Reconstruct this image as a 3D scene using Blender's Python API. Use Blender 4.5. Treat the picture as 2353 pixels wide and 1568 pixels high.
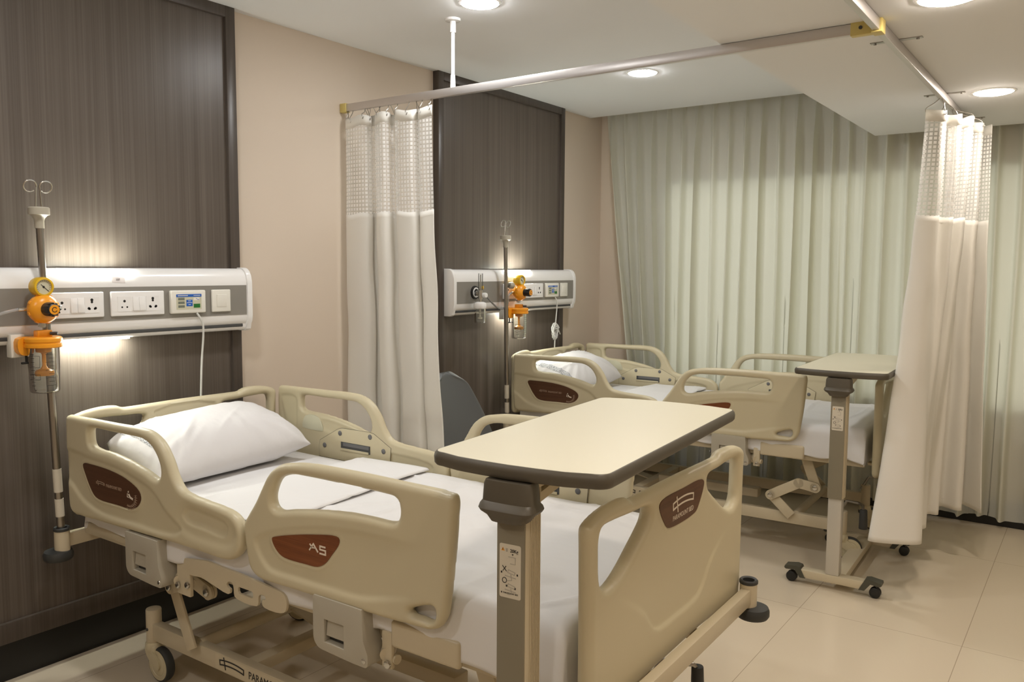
import bpy, bmesh, math, random
import numpy as np
from mathutils import Matrix, Vector

for o in list(bpy.data.objects):
    bpy.data.objects.remove(o, do_unlink=True)
SC = bpy.context.scene
COL = SC.collection
PI = math.pi
rnd = random.Random(7)

# ------------------------------------------------------------------ camera
cam_d = bpy.data.cameras.new('camera')
cam = bpy.data.objects.new('camera', cam_d)
COL.objects.link(cam)
SC.camera = cam
cam_d.sensor_fit = 'HORIZONTAL'
cam_d.sensor_width = 36.0
cam_d.lens = 29.0
cam_d.clip_start = 0.05
cam.matrix_world = Matrix(((0.812727, -0.056293, 0.579919, 3.160931),
                           (0.582609, 0.067512, -0.809944, 0.0),
                           (0.006443, 0.996129, 0.087665, 1.5),
                           (0, 0, 0, 1)))

# ------------------------------------------------------------------ sky, exposure
world = bpy.data.worlds.new('daylight')
SC.world = world
world.use_nodes = True
bg = world.node_tree.nodes['Background']
bg.inputs['Color'].default_value = (1.0, 1.0, 0.94, 1)
bg.inputs['Strength'].default_value = 0.85
SC.view_settings.view_transform = 'Standard'
SC.view_settings.look = 'None'
SC.view_settings.gamma = 1.0
SC.view_settings.use_curve_mapping = False
SC.view_settings.exposure = -0.14
LIGHT_COOL = (1.0, 1.0, 0.99)
LIGHT_WARM = (1.0, 0.885, 0.755)
LAMP_COOL = 186.0
LAMP_WARM = 145.0
STRIP = 115.0

# ------------------------------------------------------------------ materials
def srgb(r, g, b):
    f = lambda c: c / 12.92 if c <= 0.04045 else ((c + 0.055) / 1.055) ** 2.4
    return (f(r / 255), f(g / 255), f(b / 255), 1)

def mat(name, col, rough=0.5, metal=0.0, spec=0.5, bump=None, **kw):
    m = bpy.data.materials.new(name)
    m.use_nodes = True
    nt = m.node_tree
    b = nt.nodes['Principled BSDF']
    b.inputs['Base Color'].default_value = col
    b.inputs['Roughness'].default_value = rough
    b.inputs['Metallic'].default_value = metal
    b.inputs['Specular IOR Level'].default_value = spec
    for k, v in kw.items():
        b.inputs[k.replace('_', ' ')].default_value = v
    if bump:
        scale, strength, dist = bump
        tc = nt.nodes.new('ShaderNodeTexCoord')
        n = nt.nodes.new('ShaderNodeTexNoise')
        n.inputs['Scale'].default_value = scale
        n.inputs['Detail'].default_value = 4
        bp = nt.nodes.new('ShaderNodeBump')
        bp.inputs['Strength'].default_value = strength
        bp.inputs['Distance'].default_value = dist
        nt.links.new(tc.outputs['Object'], n.inputs['Vector'])
        nt.links.new(n.outputs['Fac'], bp.inputs['Height'])
        nt.links.new(bp.outputs['Normal'], b.inputs['Normal'])
    return m

def emit(name, col, s):
    m = bpy.data.materials.new(name)
    m.use_nodes = True
    b = m.node_tree.nodes['Principled BSDF']
    b.inputs['Base Color'].default_value = (0.8, 0.8, 0.8, 1)
    b.inputs['Emission Color'].default_value = (*col, 1)
    b.inputs['Emission Strength'].default_value = s
    return m

M = {}
M['plastic'] = mat('beige_plastic', (0.57, 0.505, 0.345, 1), 0.38, bump=(900, 0.04, 0.0005))
M['plastic_grey'] = mat('greige_plastic', (0.42, 0.385, 0.31, 1), 0.4)
M['paint'] = mat('beige_painted_steel', (0.56, 0.485, 0.345, 1), 0.35)
M['dark_rubber'] = mat('dark_rubber', (0.035, 0.036, 0.035, 1), 0.55)
M['black'] = mat('black_plastic', (0.012, 0.012, 0.012, 1), 0.4)
M['olive'] = mat('olive_grey_plastic', (0.065, 0.063, 0.045, 1), 0.5)
M['chrome'] = mat('chrome', (0.62, 0.61, 0.58, 1), 0.18, 1.0)
M['steel'] = mat('brushed_steel', (0.36, 0.34, 0.31, 1), 0.28, 1.0)
M['white'] = mat('white_gloss_plastic', (0.86, 0.85, 0.84, 1), 0.22)
M['white_matte'] = mat('ivory_plastic', (0.80, 0.78, 0.71, 1), 0.35)
M['grey_strip'] = mat('grey_strip', (0.25, 0.235, 0.21, 1), 0.4)
M['dark_grey'] = mat('dark_grey_rail', (0.055, 0.056, 0.057, 1), 0.5)
M['orange'] = mat('orange_plastic', (0.86, 0.34, 0.018, 1), 0.3)
M['yellow'] = mat('yellow_plastic', (0.72, 0.44, 0.015, 1), 0.35)
M['cream_yellow'] = mat('pale_yellow_plastic', (0.62, 0.50, 0.17, 1), 0.4)
M['grip_grey'] = mat('dark_grey_brown_edge', (0.085, 0.072, 0.052, 1), 0.45)
M['column_grey'] = mat('grey_brown_column', (0.22, 0.195, 0.14, 1), 0.45)
M['alu'] = mat('brushed_aluminium', (0.62, 0.59, 0.58, 1), 0.34, 0.7)
M['alu_light'] = mat('light_aluminium', (0.55, 0.52, 0.46, 1), 0.4, 0.3)
M['table_top'] = mat('cream_laminate', (0.71, 0.67, 0.525, 1), 0.42)
M['ink'] = mat('dark_ink', (0.025, 0.022, 0.02, 1), 0.6)
M['white_ink'] = mat('white_ink', (0.75, 0.66, 0.55, 1), 0.5)
M['dim_ink'] = mat('faded_ink', (0.34, 0.24, 0.17, 1), 0.5)
M['sticker'] = mat('white_sticker', (0.62, 0.57, 0.47, 1), 0.45)
M['sticker_pink'] = mat('pale_paper_tape', (0.62, 0.57, 0.56, 1), 0.6)
M['faint'] = mat('faint_grey_print', (0.40, 0.37, 0.32, 1), 0.6)
M['warning'] = mat('warning_orange', (0.75, 0.33, 0.03, 1), 0.5)
M['blue'] = mat('screen_blue', (0.02, 0.12, 0.50, 1), 0.3)
M['green'] = mat('screen_green', (0.02, 0.16, 0.03, 1), 0.3)
M['screen'] = mat('screen_pale', (0.60, 0.58, 0.44, 1), 0.25)
M['button'] = mat('button_grey', (0.17, 0.19, 0.15, 1), 0.4)
M['bolt_grey'] = mat('bolt_grey', (0.14, 0.14, 0.145, 1), 0.45)
M['chair_grey'] = mat('slate_grey_vinyl', (0.115, 0.122, 0.125, 1), 0.42)
M['skirting'] = mat('black_skirting', (0.006, 0.006, 0.006, 1), 0.35)
M['ceiling'] = mat('ceiling_paint', (0.83, 0.845, 0.865, 1), 0.85, spec=0.2)
M['wall'] = mat('beige_wall_paint', (0.66, 0.565, 0.465, 1), 0.8, spec=0.2)
def clear(name, tint, body, rough):
    """thin clear plastic: mostly see-through, glossy towards grazing angles"""
    m = bpy.data.materials.new(name)
    m.use_nodes = True
    nt = m.node_tree
    nt.nodes.remove(nt.nodes['Principled BSDF'])
    out = nt.nodes['Material Output']
    tr = nt.nodes.new('ShaderNodeBsdfTransparent'); tr.inputs['Color'].default_value = tint
    gl = nt.nodes.new('ShaderNodeBsdfGlossy'); gl.inputs['Roughness'].default_value = rough
    df = nt.nodes.new('ShaderNodeBsdfDiffuse'); df.inputs['Color'].default_value = (0.8, 0.8, 0.8, 1)
    lw = nt.nodes.new('ShaderNodeLayerWeight'); lw.inputs['Blend'].default_value = 0.28
    m1 = nt.nodes.new('ShaderNodeMixShader'); m1.inputs['Fac'].default_value = body
    m2 = nt.nodes.new('ShaderNodeMixShader')
    nt.links.new(tr.outputs[0], m1.inputs[1]); nt.links.new(df.outputs[0], m1.inputs[2])
    nt.links.new(lw.outputs['Fresnel'], m2.inputs['Fac'])
    nt.links.new(m1.outputs[0], m2.inputs[1]); nt.links.new(gl.outputs[0], m2.inputs[2])
    nt.links.new(m2.outputs[0], out.inputs['Surface'])
    return m
M['clear'] = clear('clear_plastic', (0.95, 0.96, 0.95, 1), 0.03, 0.06)
M['tube'] = clear('clear_tubing', (0.93, 0.93, 0.92, 1), 0.30, 0.12)
M['cable'] = mat('white_cable', (0.66, 0.66, 0.63, 1), 0.4)
M['lens_cool'] = emit('downlight_lens', LIGHT_COOL, LAMP_COOL)
M['lens_warm'] = emit('warm_downlight_lens', LIGHT_WARM, LAMP_WARM)
M['strip'] = emit('lamp_strip', (0.98, 1.0, 0.88), STRIP)

def fabric(name, col, transl=0.0, tcol=None, rough=0.9, wr=(6, 0.25, 0.012), weave=None):
    m = bpy.data.materials.new(name)
    m.use_nodes = True
    nt = m.node_tree
    b = nt.nodes['Principled BSDF']
    out = nt.nodes['Material Output']
    b.inputs['Base Color'].default_value = col
    b.inputs['Roughness'].default_value = rough
    b.inputs['Specular IOR Level'].default_value = 0.15
    b.inputs['Sheen Weight'].default_value = 0.05
    tc = nt.nodes.new('ShaderNodeTexCoord')
    n = nt.nodes.new('ShaderNodeTexNoise')
    n.inputs['Scale'].default_value = wr[0]
    n.inputs['Detail'].default_value = 3
    bp = nt.nodes.new('ShaderNodeBump')
    bp.inputs['Strength'].default_value = wr[1]
    bp.inputs['Distance'].default_value = wr[2]
    nt.links.new(tc.outputs['Object'], n.inputs['Vector'])
    nt.links.new(n.outputs['Fac'], bp.inputs['Height'])
    nt.links.new(bp.outputs['Normal'], b.inputs['Normal'])
    last = b.outputs['BSDF']
    if transl:
        t = nt.nodes.new('ShaderNodeBsdfTranslucent')
        t.inputs['Color'].default_value = tcol or col
        mx = nt.nodes.new('ShaderNodeMixShader')
        mx.inputs['Fac'].default_value = transl
        nt.links.new(last, mx.inputs[1])
        nt.links.new(t.outputs['BSDF'], mx.inputs[2])
        last = mx.outputs['Shader']
    nt.links.new(last, out.inputs['Surface'])
    return m

M['sheet'] = fabric('white_cotton', (0.73, 0.72, 0.72, 1), 0.0, wr=(5, 0.3, 0.02))
M['pillow'] = fabric('white_pillowcase', (0.70, 0.685, 0.69, 1), 0.0, wr=(9, 0.3, 0.02))
M['window_cloth'] = fabric('cream_window_cloth', (0.83, 0.84, 0.785, 1), 0.42, (0.80, 0.78, 0.60, 1), wr=(3, 0.1, 0.01))
M['privacy_cloth'] = fabric('off_white_cloth', (0.93, 0.91, 0.865, 1), 0.28, wr=(4, 0.2, 0.02))

# open net at the head of the privacy curtains: cloth squares between see-through threads
def net_material():
    m = fabric('curtain_net', (0.92, 0.91, 0.89, 1), 0.2, wr=(4, 0.1, 0.01))
    nt = m.node_tree
    out = nt.nodes['Material Output']
    src = out.inputs['Surface'].links[0].from_socket
    uv = nt.nodes.new('ShaderNodeUVMap')
    sp = nt.nodes.new('ShaderNodeSeparateXYZ')
    nt.links.new(uv.outputs['UV'], sp.inputs[0])
    lines = []
    for ax in ('X', 'Y'):
        d = nt.nodes.new('ShaderNodeMath'); d.operation = 'DIVIDE'; d.inputs[1].default_value = 0.0195
        f = nt.nodes.new('ShaderNodeMath'); f.operation = 'FRACT'
        g = nt.nodes.new('ShaderNodeMath'); g.operation = 'LESS_THAN'; g.inputs[1].default_value = 0.34
        nt.links.new(sp.outputs[ax], d.inputs[0])
        nt.links.new(d.outputs[0], f.inputs[0])
        nt.links.new(f.outputs[0], g.inputs[0])
        lines.append(g)
    mxm = nt.nodes.new('ShaderNodeMath'); mxm.operation = 'MAXIMUM'
    nt.links.new(lines[0].outputs[0], mxm.inputs[0])
    nt.links.new(lines[1].outputs[0], mxm.inputs[1])
    k = nt.nodes.new('ShaderNodeMath'); k.operation = 'MULTIPLY'; k.inputs[1].default_value = 0.62
    nt.links.new(mxm.outputs[0], k.inputs[0])
    tr = nt.nodes.new('ShaderNodeBsdfTransparent')
    mx = nt.nodes.new('ShaderNodeMixShader')
    nt.links.new(k.outputs[0], mx.inputs['Fac'])
    nt.links.new(src, mx.inputs[1])
    nt.links.new(tr.outputs[0], mx.inputs[2])
    nt.links.new(mx.outputs[0], out.inputs['Surface'])
    return m
M['net'] = net_material()

def wood(name, c1, c2, c3, rough, sy=38.0, sz=0.55, axis='YZ'):
    """streaked laminate; the grain runs along the last axis of `axis`"""
    m = bpy.data.materials.new(name)
    m.use_nodes = True
    nt = m.node_tree
    b = nt.nodes['Principled BSDF']
    b.inputs['Roughness'].default_value = rough
    b.inputs['Specular IOR Level'].default_value = 0.35
    tc = nt.nodes.new('ShaderNodeTexCoord')
    mp = nt.nodes.new('ShaderNodeMapping')
    sc = {'X': sy, 'Y': sy, 'Z': sy}
    sc[axis[1]] = sz
    mp.inputs['Scale'].default_value = (sc['X'], sc['Y'], sc['Z'])
    nt.links.new(tc.outputs['Object'], mp.inputs['Vector'])
    n1 = nt.nodes.new('ShaderNodeTexNoise'); n1.inputs['Scale'].default_value = 1.0
    n1.inputs['Detail'].default_value = 5; n1.inputs['Roughness'].default_value = 0.65
    nt.links.new(mp.outputs['Vector'], n1.inputs['Vector'])
    mp2 = nt.nodes.new('ShaderNodeMapping')
    mp2.inputs['Scale'].default_value = tuple(v * (6 if v == sy else 2.2) for v in (sc['X'], sc['Y'], sc['Z']))
    nt.links.new(tc.outputs['Object'], mp2.inputs['Vector'])
    n2 = nt.nodes.new('ShaderNodeTexNoise'); n2.inputs['Scale'].default_value = 1.0
    n2.inputs['Detail'].default_value = 3
    nt.links.new(mp2.outputs['Vector'], n2.inputs['Vector'])
    ad = nt.nodes.new('ShaderNodeMath'); ad.operation = 'MULTIPLY_ADD'
    ad.inputs[1].default_value = 0.45
    nt.links.new(n2.outputs['Fac'], ad.inputs[0])
    sb = nt.nodes.new('ShaderNodeMath'); sb.operation = 'MULTIPLY'; sb.inputs[1].default_value = 0.6
    nt.links.new(n1.outputs['Fac'], sb.inputs[0])
    nt.links.new(sb.outputs[0], ad.inputs[2])
    cr = nt.nodes.new('ShaderNodeValToRGB')
    cr.color_ramp.elements[0].position = 0.36; cr.color_ramp.elements[0].color = c1
    cr.color_ramp.elements[1].position = 0.70; cr.color_ramp.elements[1].color = c3
    e = cr.color_ramp.elements.new(0.53); e.color = c2
    nt.links.new(ad.outputs[0], cr.inputs['Fac'])
    nt.links.new(cr.outputs['Color'], b.inputs['Base Color'])
    bp = nt.nodes.new('ShaderNodeBump'); bp.inputs['Strength'].default_value = 0.15; bp.inputs['Distance'].default_value = 0.001
    nt.links.new(ad.outputs[0], bp.inputs['Height'])
    nt.links.new(bp.outputs['Normal'], b.inputs['Normal'])
    return m
M['panel'] = wood('dark_streaked_laminate', (0.083, 0.067, 0.055, 1), (0.110, 0.090, 0.075, 1), (0.142, 0.118, 0.100, 1), 0.34, sy=26, sz=0.35)
M['panel_frame'] = wood('dark_frame_laminate', (0.062, 0.049, 0.040, 1), (0.076, 0.061, 0.051, 1), (0.092, 0.075, 0.063, 1), 0.34)
M['rail_wood'] = wood('red_brown_wood', (0.14, 0.042, 0.014, 1), (0.19, 0.060, 0.020, 1), (0.23, 0.078, 0.028, 1), 0.35, sy=60, sz=3.0, axis='ZX')
M['rail_wood_dark'] = wood('dark_brown_wood', (0.072, 0.032, 0.016, 1), (0.088, 0.039, 0.020, 1), (0.105, 0.048, 0.025, 1), 0.35, sy=60, sz=3.0, axis='ZX')
M['foot_wood'] = wood('brown_wood', (0.080, 0.032, 0.015, 1), (0.105, 0.042, 0.019, 1), (0.13, 0.054, 0.025, 1), 0.35, sy=60, sz=3.0, axis='ZY')

def floor_material():
    m = bpy.data.materials.new('polished_floor_tile')
    m.use_nodes = True
    nt = m.node_tree
    b = nt.nodes['Principled BSDF']
    b.inputs['Roughness'].default_value = 0.16
    b.inputs['Specular IOR Level'].default_value = 0.4
    tc = nt.nodes.new('ShaderNodeTexCoord')
    mp = nt.nodes.new('ShaderNodeMapping')
    mp.inputs['Location'].default_value = (-0.2175, -0.05, 0)
    nt.links.new(tc.outputs['Object'], mp.inputs['Vector'])
    br = nt.nodes.new('ShaderNodeTexBrick')
    br.offset = 0.0
    br.inputs['Scale'].default_value = 1.0
    br.inputs['Brick Width'].default_value = 0.64
    br.inputs['Row Height'].default_value = 1.2
    br.inputs['Mortar Size'].default_value = 0.0016
    br.inputs['Mortar Smooth'].default_value = 0.2
    br.inputs['Color1'].default_value = (0.66, 0.57, 0.435, 1)
    br.inputs['Color2'].default_value = (0.675, 0.58, 0.445, 1)
    br.inputs['Mortar'].default_value = (0.42, 0.34, 0.25, 1)
    nt.links.new(mp.outputs['Vector'], br.inputs['Vector'])
    n = nt.nodes.new('ShaderNodeTexNoise'); n.inputs['Scale'].default_value = 2.2; n.inputs['Detail'].default_value = 5
    nt.links.new(tc.outputs['Object'], n.inputs['Vector'])
    mx = nt.nodes.new('ShaderNodeMix'); mx.data_type = 'RGBA'; mx.blend_type = 'MULTIPLY'
    mx.inputs[0].default_value = 0.25
    nt.links.new(br.outputs['Color'], mx.inputs[6])
    nt.links.new(n.outputs['Color'], mx.inputs[7])
    nt.links.new(br.outputs['Color'], b.inputs['Base Color'])
    rr = nt.nodes.new('ShaderNodeMapRange')
    rr.inputs['To Min'].default_value = 0.10; rr.inputs['To Max'].default_value = 0.24
    nt.links.new(n.outputs['Fac'], rr.inputs['Value'])
    nt.links.new(rr.outputs['Result'], b.inputs['Roughness'])
    return m
M['floor'] = floor_material()

def lace_material():
    m = fabric('embroidered_cotton', (0.8, 0.8, 0.81, 1), 0.0)
    nt = m.node_tree
    b = nt.nodes['Principled BSDF']
    tc = nt.nodes.new('ShaderNodeTexCoord')
    v = nt.nodes.new('ShaderNodeTexVoronoi'); v.feature = 'DISTANCE_TO_EDGE'; v.inputs['Scale'].default_value = 150
    nt.links.new(tc.outputs['Object'], v.inputs['Vector'])
    cr = nt.nodes.new('ShaderNodeValToRGB')
    cr.color_ramp.elements[0].position = 0.06; cr.color_ramp.elements[0].color = (0.25, 0.26, 0.28, 1)
    cr.color_ramp.elements[1].position = 0.22; cr.color_ramp.elements[1].color = (0.72, 0.72, 0.73, 1)
    nt.links.new(v.outputs['Distance'], cr.inputs['Fac'])
    nt.links.new(cr.outputs['Color'], b.inputs['Base Color'])
    return m
M['lace'] = lace_material()

# ------------------------------------------------------------------ mesh helpers
def frame(origin, a, b):
    """4x4 with local x=a, y=b, z=a x b"""
    a = Vector(a).normalized(); b = Vector(b).normalized(); c = a.cross(b)
    return Matrix(((a.x, b.x, c.x, origin[0]), (a.y, b.y, c.y, origin[1]), (a.z, b.z, c.z, origin[2]), (0, 0, 0, 1)))

def catmull(pts, n=5, closed=True):
    P = [np.array(p, float) for p in pts]
    out = []
    N = len(P)
    rng = range(N) if closed else range(N - 1)
    for i in rng:
        if closed:
            p0, p1, p2, p3 = P[i - 1], P[i], P[(i + 1) % N], P[(i + 2) % N]
        else:
            p0, p1, p2, p3 = P[max(i - 1, 0)], P[i], P[i + 1], P[min(i + 2, N - 1)]
        # centripetal spacing keeps tight corners from looping
        t01 = max(np.linalg.norm(p1 - p0), 1e-6) ** 0.5
        t12 = max(np.linalg.norm(p2 - p1), 1e-6) ** 0.5
        t23 = max(np.linalg.norm(p3 - p2), 1e-6) ** 0.5
        m1 = (p2 - p1) + t12 * ((p1 - p0) / t01 - (p2 - p0) / (t01 + t12))
        m2 = (p2 - p1) + t12 * ((p3 - p2) / t23 - (p3 - p1) / (t12 + t23))
        if not closed and i == 0: m1 = (p2 - p1)
        if not closed and i == N - 2: m2 = (p2 - p1)
        for k in range(n):
            t = k / n
            out.append((2 * t**3 - 3 * t**2 + 1) * p1 + (t**3 - 2 * t**2 + t) * m1 + (-2 * t**3 + 3 * t**2) * p2 + (t**3 - t**2) * m2)
    if not closed:
        out.append(P[-1])
    return [tuple(p) for p in out]

class MB:
    def __init__(self):
        self.v = []; self.f = []; self.m = []
    def add(self, verts, faces, mi=0, T=None):
        o = len(self.v)
        if T is not None:
            verts = [T @ Vector(p) for p in verts]
        self.v += [tuple(p) for p in verts]
        self.f += [tuple(i + o for i in f) for f in faces]
        self.m += [mi] * len(faces)
        return self
    def from_bm(self, bm, mi=0, T=None):
        bm.verts.index_update()
        self.add([v.co.copy() for v in bm.verts], [[v.index for v in f.verts] for f in bm.faces], mi, T)
        bm.free()
        return self
    def box(self, c, s, mi=0, bevel=0.0, T=None, seg=2, rot=None):
        bm = bmesh.new()
        bmesh.ops.create_cube(bm, size=1.0)
        for v in bm.verts:
            v.co = Vector((v.co.x * s[0], v.co.y * s[1], v.co.z * s[2]))
        if bevel:
            bmesh.ops.bevel(bm, geom=bm.edges[:], offset=bevel, segments=seg, affect='EDGES', profile=0.5)
        L = Matrix.Translation(c)
        if rot is not None:
            L = L @ rot
        return self.from_bm(bm, mi, (T @ L) if T is not None else L)
    def bar(self, p0, p1, w, h, mi=0, bevel=0.0, up=(0, 0, 1), ext=0.0):
        """box beam from p0 to p1: w across, h along `up`"""
        p0 = Vector(p0); p1 = Vector(p1)
        d = (p1 - p0); L = d.length + 2 * ext; d.normalize()
        u = Vector(up); u = (u - d * u.dot(d)).normalized()
        s = u.cross(d)
        c = (p0 + p1) / 2
        R = Matrix(((d.x, s.x, u.x, c.x), (d.y, s.y, u.y, c.y), (d.z, s.z, u.z, c.z), (0, 0, 0, 1)))
        return self.box((0, 0, 0), (L, w, h), mi, bevel, T=R)
    def lathe(self, prof, T=None, n=28, mi=0, close=True):
        """prof: list of (radius, height) about local z"""
        vs = []; fs = []
        K = len(prof)
        for r, h in prof:
            for i in range(n):
                a = 2 * PI * i / n
                vs.append((r * math.cos(a), r * math.sin(a), h))
        for k in range(K - 1):
            for i in range(n):
                j = (i + 1) % n
                fs.append((k * n + i, k * n + j, (k + 1) * n + j, (k + 1) * n + i))
        if close:
            fs.append(tuple(range(n - 1, -1, -1)))
            fs.append(tuple((K - 1) * n + i for i in range(n)))
        return self.add(vs, fs, mi, T)
    def cyl(self, p0, p1, r, r2=None, n=20, mi=0, bev=0.0):
        p0 = Vector(p0); p1 = Vector(p1)
        d = p1 - p0; L = d.length; d.normalize()
        a = Vector((0, 0, 1)) if abs(d.z) < 0.9 else Vector((1, 0, 0))
        x = a.cross(d).normalized(); y = d.cross(x)
        T = Matrix(((x.x, y.x, d.x, p0.x), (x.y, y.y, d.y, p0.y), (x.z, y.z, d.z, p0.z), (0, 0, 0, 1)))
        r2 = r if r2 is None else r2
        if bev:
            prof = [(r - bev, 0), (r - bev * 0.3, bev * 0.3), (r, bev), (r2, L - bev), (r2 - bev * 0.3, L - bev * 0.3), (r2 - bev, L)]
        else:
            prof = [(r, 0), (r2, L)]
        return self.lathe(prof, T, n, mi)
    def tube(self, pts, r, n=10, mi=0, closed=False):
        P = [Vector(p) for p in pts]
        N = len(P)
        rs = r if isinstance(r, (list, tuple)) else [r] * N
        tang = []
        for i in range(N):
            a = P[i - 1] if (i > 0 or closed) else P[i]
            b = P[(i + 1) % N] if (i < N - 1 or closed) else P[i]
            tang.append((b - a).normalized())
        ref = Vector((0, 0, 1)) if abs(tang[0].z) < 0.9 else Vector((1, 0, 0))
        nrm = (ref - tang[0] * ref.dot(tang[0])).normalized()
        vs = []; fs = []
        for i in range(N):
            nrm = (nrm - tang[i] * nrm.dot(tang[i])).normalized()
            bi = tang[i].cross(nrm)
            for k in range(n):
                a = 2 * PI * k / n
                vs.append(P[i] + rs[i] * (math.cos(a) * nrm + math.sin(a) * bi))
        for i in range(N if closed else N - 1):
            i2 = (i + 1) % N
            for k in range(n):
                k2 = (k + 1) % n
                fs.append((i * n + k, i * n + k2, i2 * n + k2, i2 * n + k))
        if not closed:
            fs.append(tuple(range(n - 1, -1, -1)))
            fs.append(tuple((N - 1) * n + k for k in range(n)))
        return self.add(vs, fs, mi)
    def prism(self, poly, c0, c1, T=None, mi=0, bevel=0.0):
        """poly in local (x,y) extruded from z=c0 to c1"""
        area = sum(poly[i - 1][0] * poly[i][1] - poly[i][0] * poly[i - 1][1] for i in range(len(poly)))
        if area < 0:
            poly = poly[::-1]
        n = len(poly)
        if bevel:
            bm = bmesh.new()
            lo = [bm.verts.new((p[0], p[1], c0)) for p in poly]
            hi = [bm.verts.new((p[0], p[1], c1)) for p in poly]
            bm.faces.new(lo[::-1]); ft = bm.faces.new(hi)
            for i in range(n):
                bm.faces.new((lo[i], lo[(i + 1) % n], hi[(i + 1) % n], hi[i]))
            bmesh.ops.bevel(bm, geom=list(ft.edges), offset=bevel, segments=3, affect='EDGES', profile=0.5)
            return self.from_bm(bm, mi, T)
        vs = [(p[0], p[1], c0) for p in poly] + [(p[0], p[1], c1) for p in poly]
        fs = [tuple(range(n - 1, -1, -1)), tuple(range(n, 2 * n))]
        fs += [(i, (i + 1) % n, n + (i + 1) % n, n + i) for i in range(n)]
        return self.add(vs, fs, mi, T)
    def stroke(self, pts, w, c, T=None, mi=0, closed=False, th=0.0006):
        """a line of ink of width w lying in local (x,y) at height c"""
        P = [np.array(p, float) for p in pts]
        N = len(P)
        L = []; R = []
        for i in range(N):
            a = P[i - 1] if (i > 0 or closed) else P[i]
            b = P[(i + 1) % N] if (i < N - 1 or closed) else P[i]
            d1 = P[i] - a; d2 = b - P[i]
            n1 = np.array([-d1[1], d1[0]]); n2 = np.array([-d2[1], d2[0]])
            if np.linalg.norm(n1) > 0: n1 = n1 / np.linalg.norm(n1)
            if np.linalg.norm(n2) > 0: n2 = n2 / np.linalg.norm(n2)
            nn = n1 + n2
            nn = nn / max(np.linalg.norm(nn), 1e-9)
            ref = n1 if np.linalg.norm(n1) > 0 else n2
            k = w / 2 / max(0.4, float(np.dot(nn, ref)))
            L.append(P[i] + nn * k); R.append(P[i] - nn * k)
        vs = [(p[0], p[1], c + th) for p in L] + [(p[0], p[1], c + th) for p in R] + \
             [(p[0], p[1], c - th) for p in L] + [(p[0], p[1], c - th) for p in R]
        fs = []
        for i in range(N if closed else N - 1):
            j = (i + 1) % N
            fs += [(i, N + i, N + j, j), (i, j, 2 * N + j, 2 * N + i), (N + j, N + i, 3 * N + i, 3 * N + j)]
        return self.add(vs, fs, mi, T)
    def text(self, s, size, T, mi=0, align='LEFT', th=0.0005, sx=1.0, bold=0.0):
        cu = bpy.data.curves.new('letters', 'FONT')
        cu.body = s; cu.size = size; cu.align_x = align; cu.extrude = th; cu.offset = bold
        cu.resolution_u = 3
        ob = bpy.data.objects.new('letters', cu)
        COL.objects.link(ob)
        dg = bpy.context.evaluated_depsgraph_get()
        me = bpy.data.meshes.new_from_object(ob.evaluated_get(dg))
        vs = [(v.co.x * sx, v.co.y, v.co.z) for v in me.vertices]
        fs = [tuple(p.vertices) for p in me.polygons]
        self.add(vs, fs, mi, T)
        bpy.data.objects.remove(ob); bpy.data.meshes.remove(me); bpy.data.curves.remove(cu)
        return self
    def mesh(self, name, mats, sharp=35):
        me = bpy.data.meshes.new(name)
        me.from_pydata(self.v, [], self.f)
        for m in (mats if isinstance(mats, (list, tuple)) else [mats]):
            me.materials.append(m)
        me.polygons.foreach_set('material_index', self.m)
        me.polygons.foreach_set('use_smooth', [True] * len(me.polygons))
        me.update()
        if sharp:
            me.set_sharp_from_angle(angle=math.radians(sharp))
        return me
    def build(self, name, mats, parent=None, sharp=35):
        return link(name, self.mesh(name, mats, sharp), parent)

def link(name, me, parent=None, loc=None, mw=None):
    o = bpy.data.objects.new(name, me)
    COL.objects.link(o)
    if parent is not None:
        o.parent = parent
    if loc is not None:
        o.location = loc
    if mw is not None:
        o.matrix_local = mw
    return o

def tag(o, label=None, cat=None, group=None, kind=None):
    if label: o['label'] = label
    if cat: o['category'] = cat
    if group: o['group'] = group
    if kind: o['kind'] = kind
    return o

def thing(name, label, cat, loc=(0, 0, 0), rz=0.0, group=None):
    o = bpy.data.objects.new(name, None)
    o.empty_display_size = 0.1
    COL.objects.link(o)
    o.location = loc
    o.rotation_euler = (0, 0, rz)
    return tag(o, label, cat, group)

def copy_part(o, parent):
    c = o.copy()
    COL.objects.link(c)
    c.parent = parent
    for ch in [q for q in bpy.data.objects if q.parent == o]:
        copy_part(ch, c)
    return c

def copy_thing(root, loc, rz, label, group=None):
    c = root.copy()
    COL.objects.link(c)
    c.location = loc
    c.rotation_euler = (0, 0, rz)
    c['label'] = label
    if group: c['group'] = group
    for ch in [q for q in bpy.data.objects if q.parent == root]:
        copy_part(ch, c)
    return c

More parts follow.
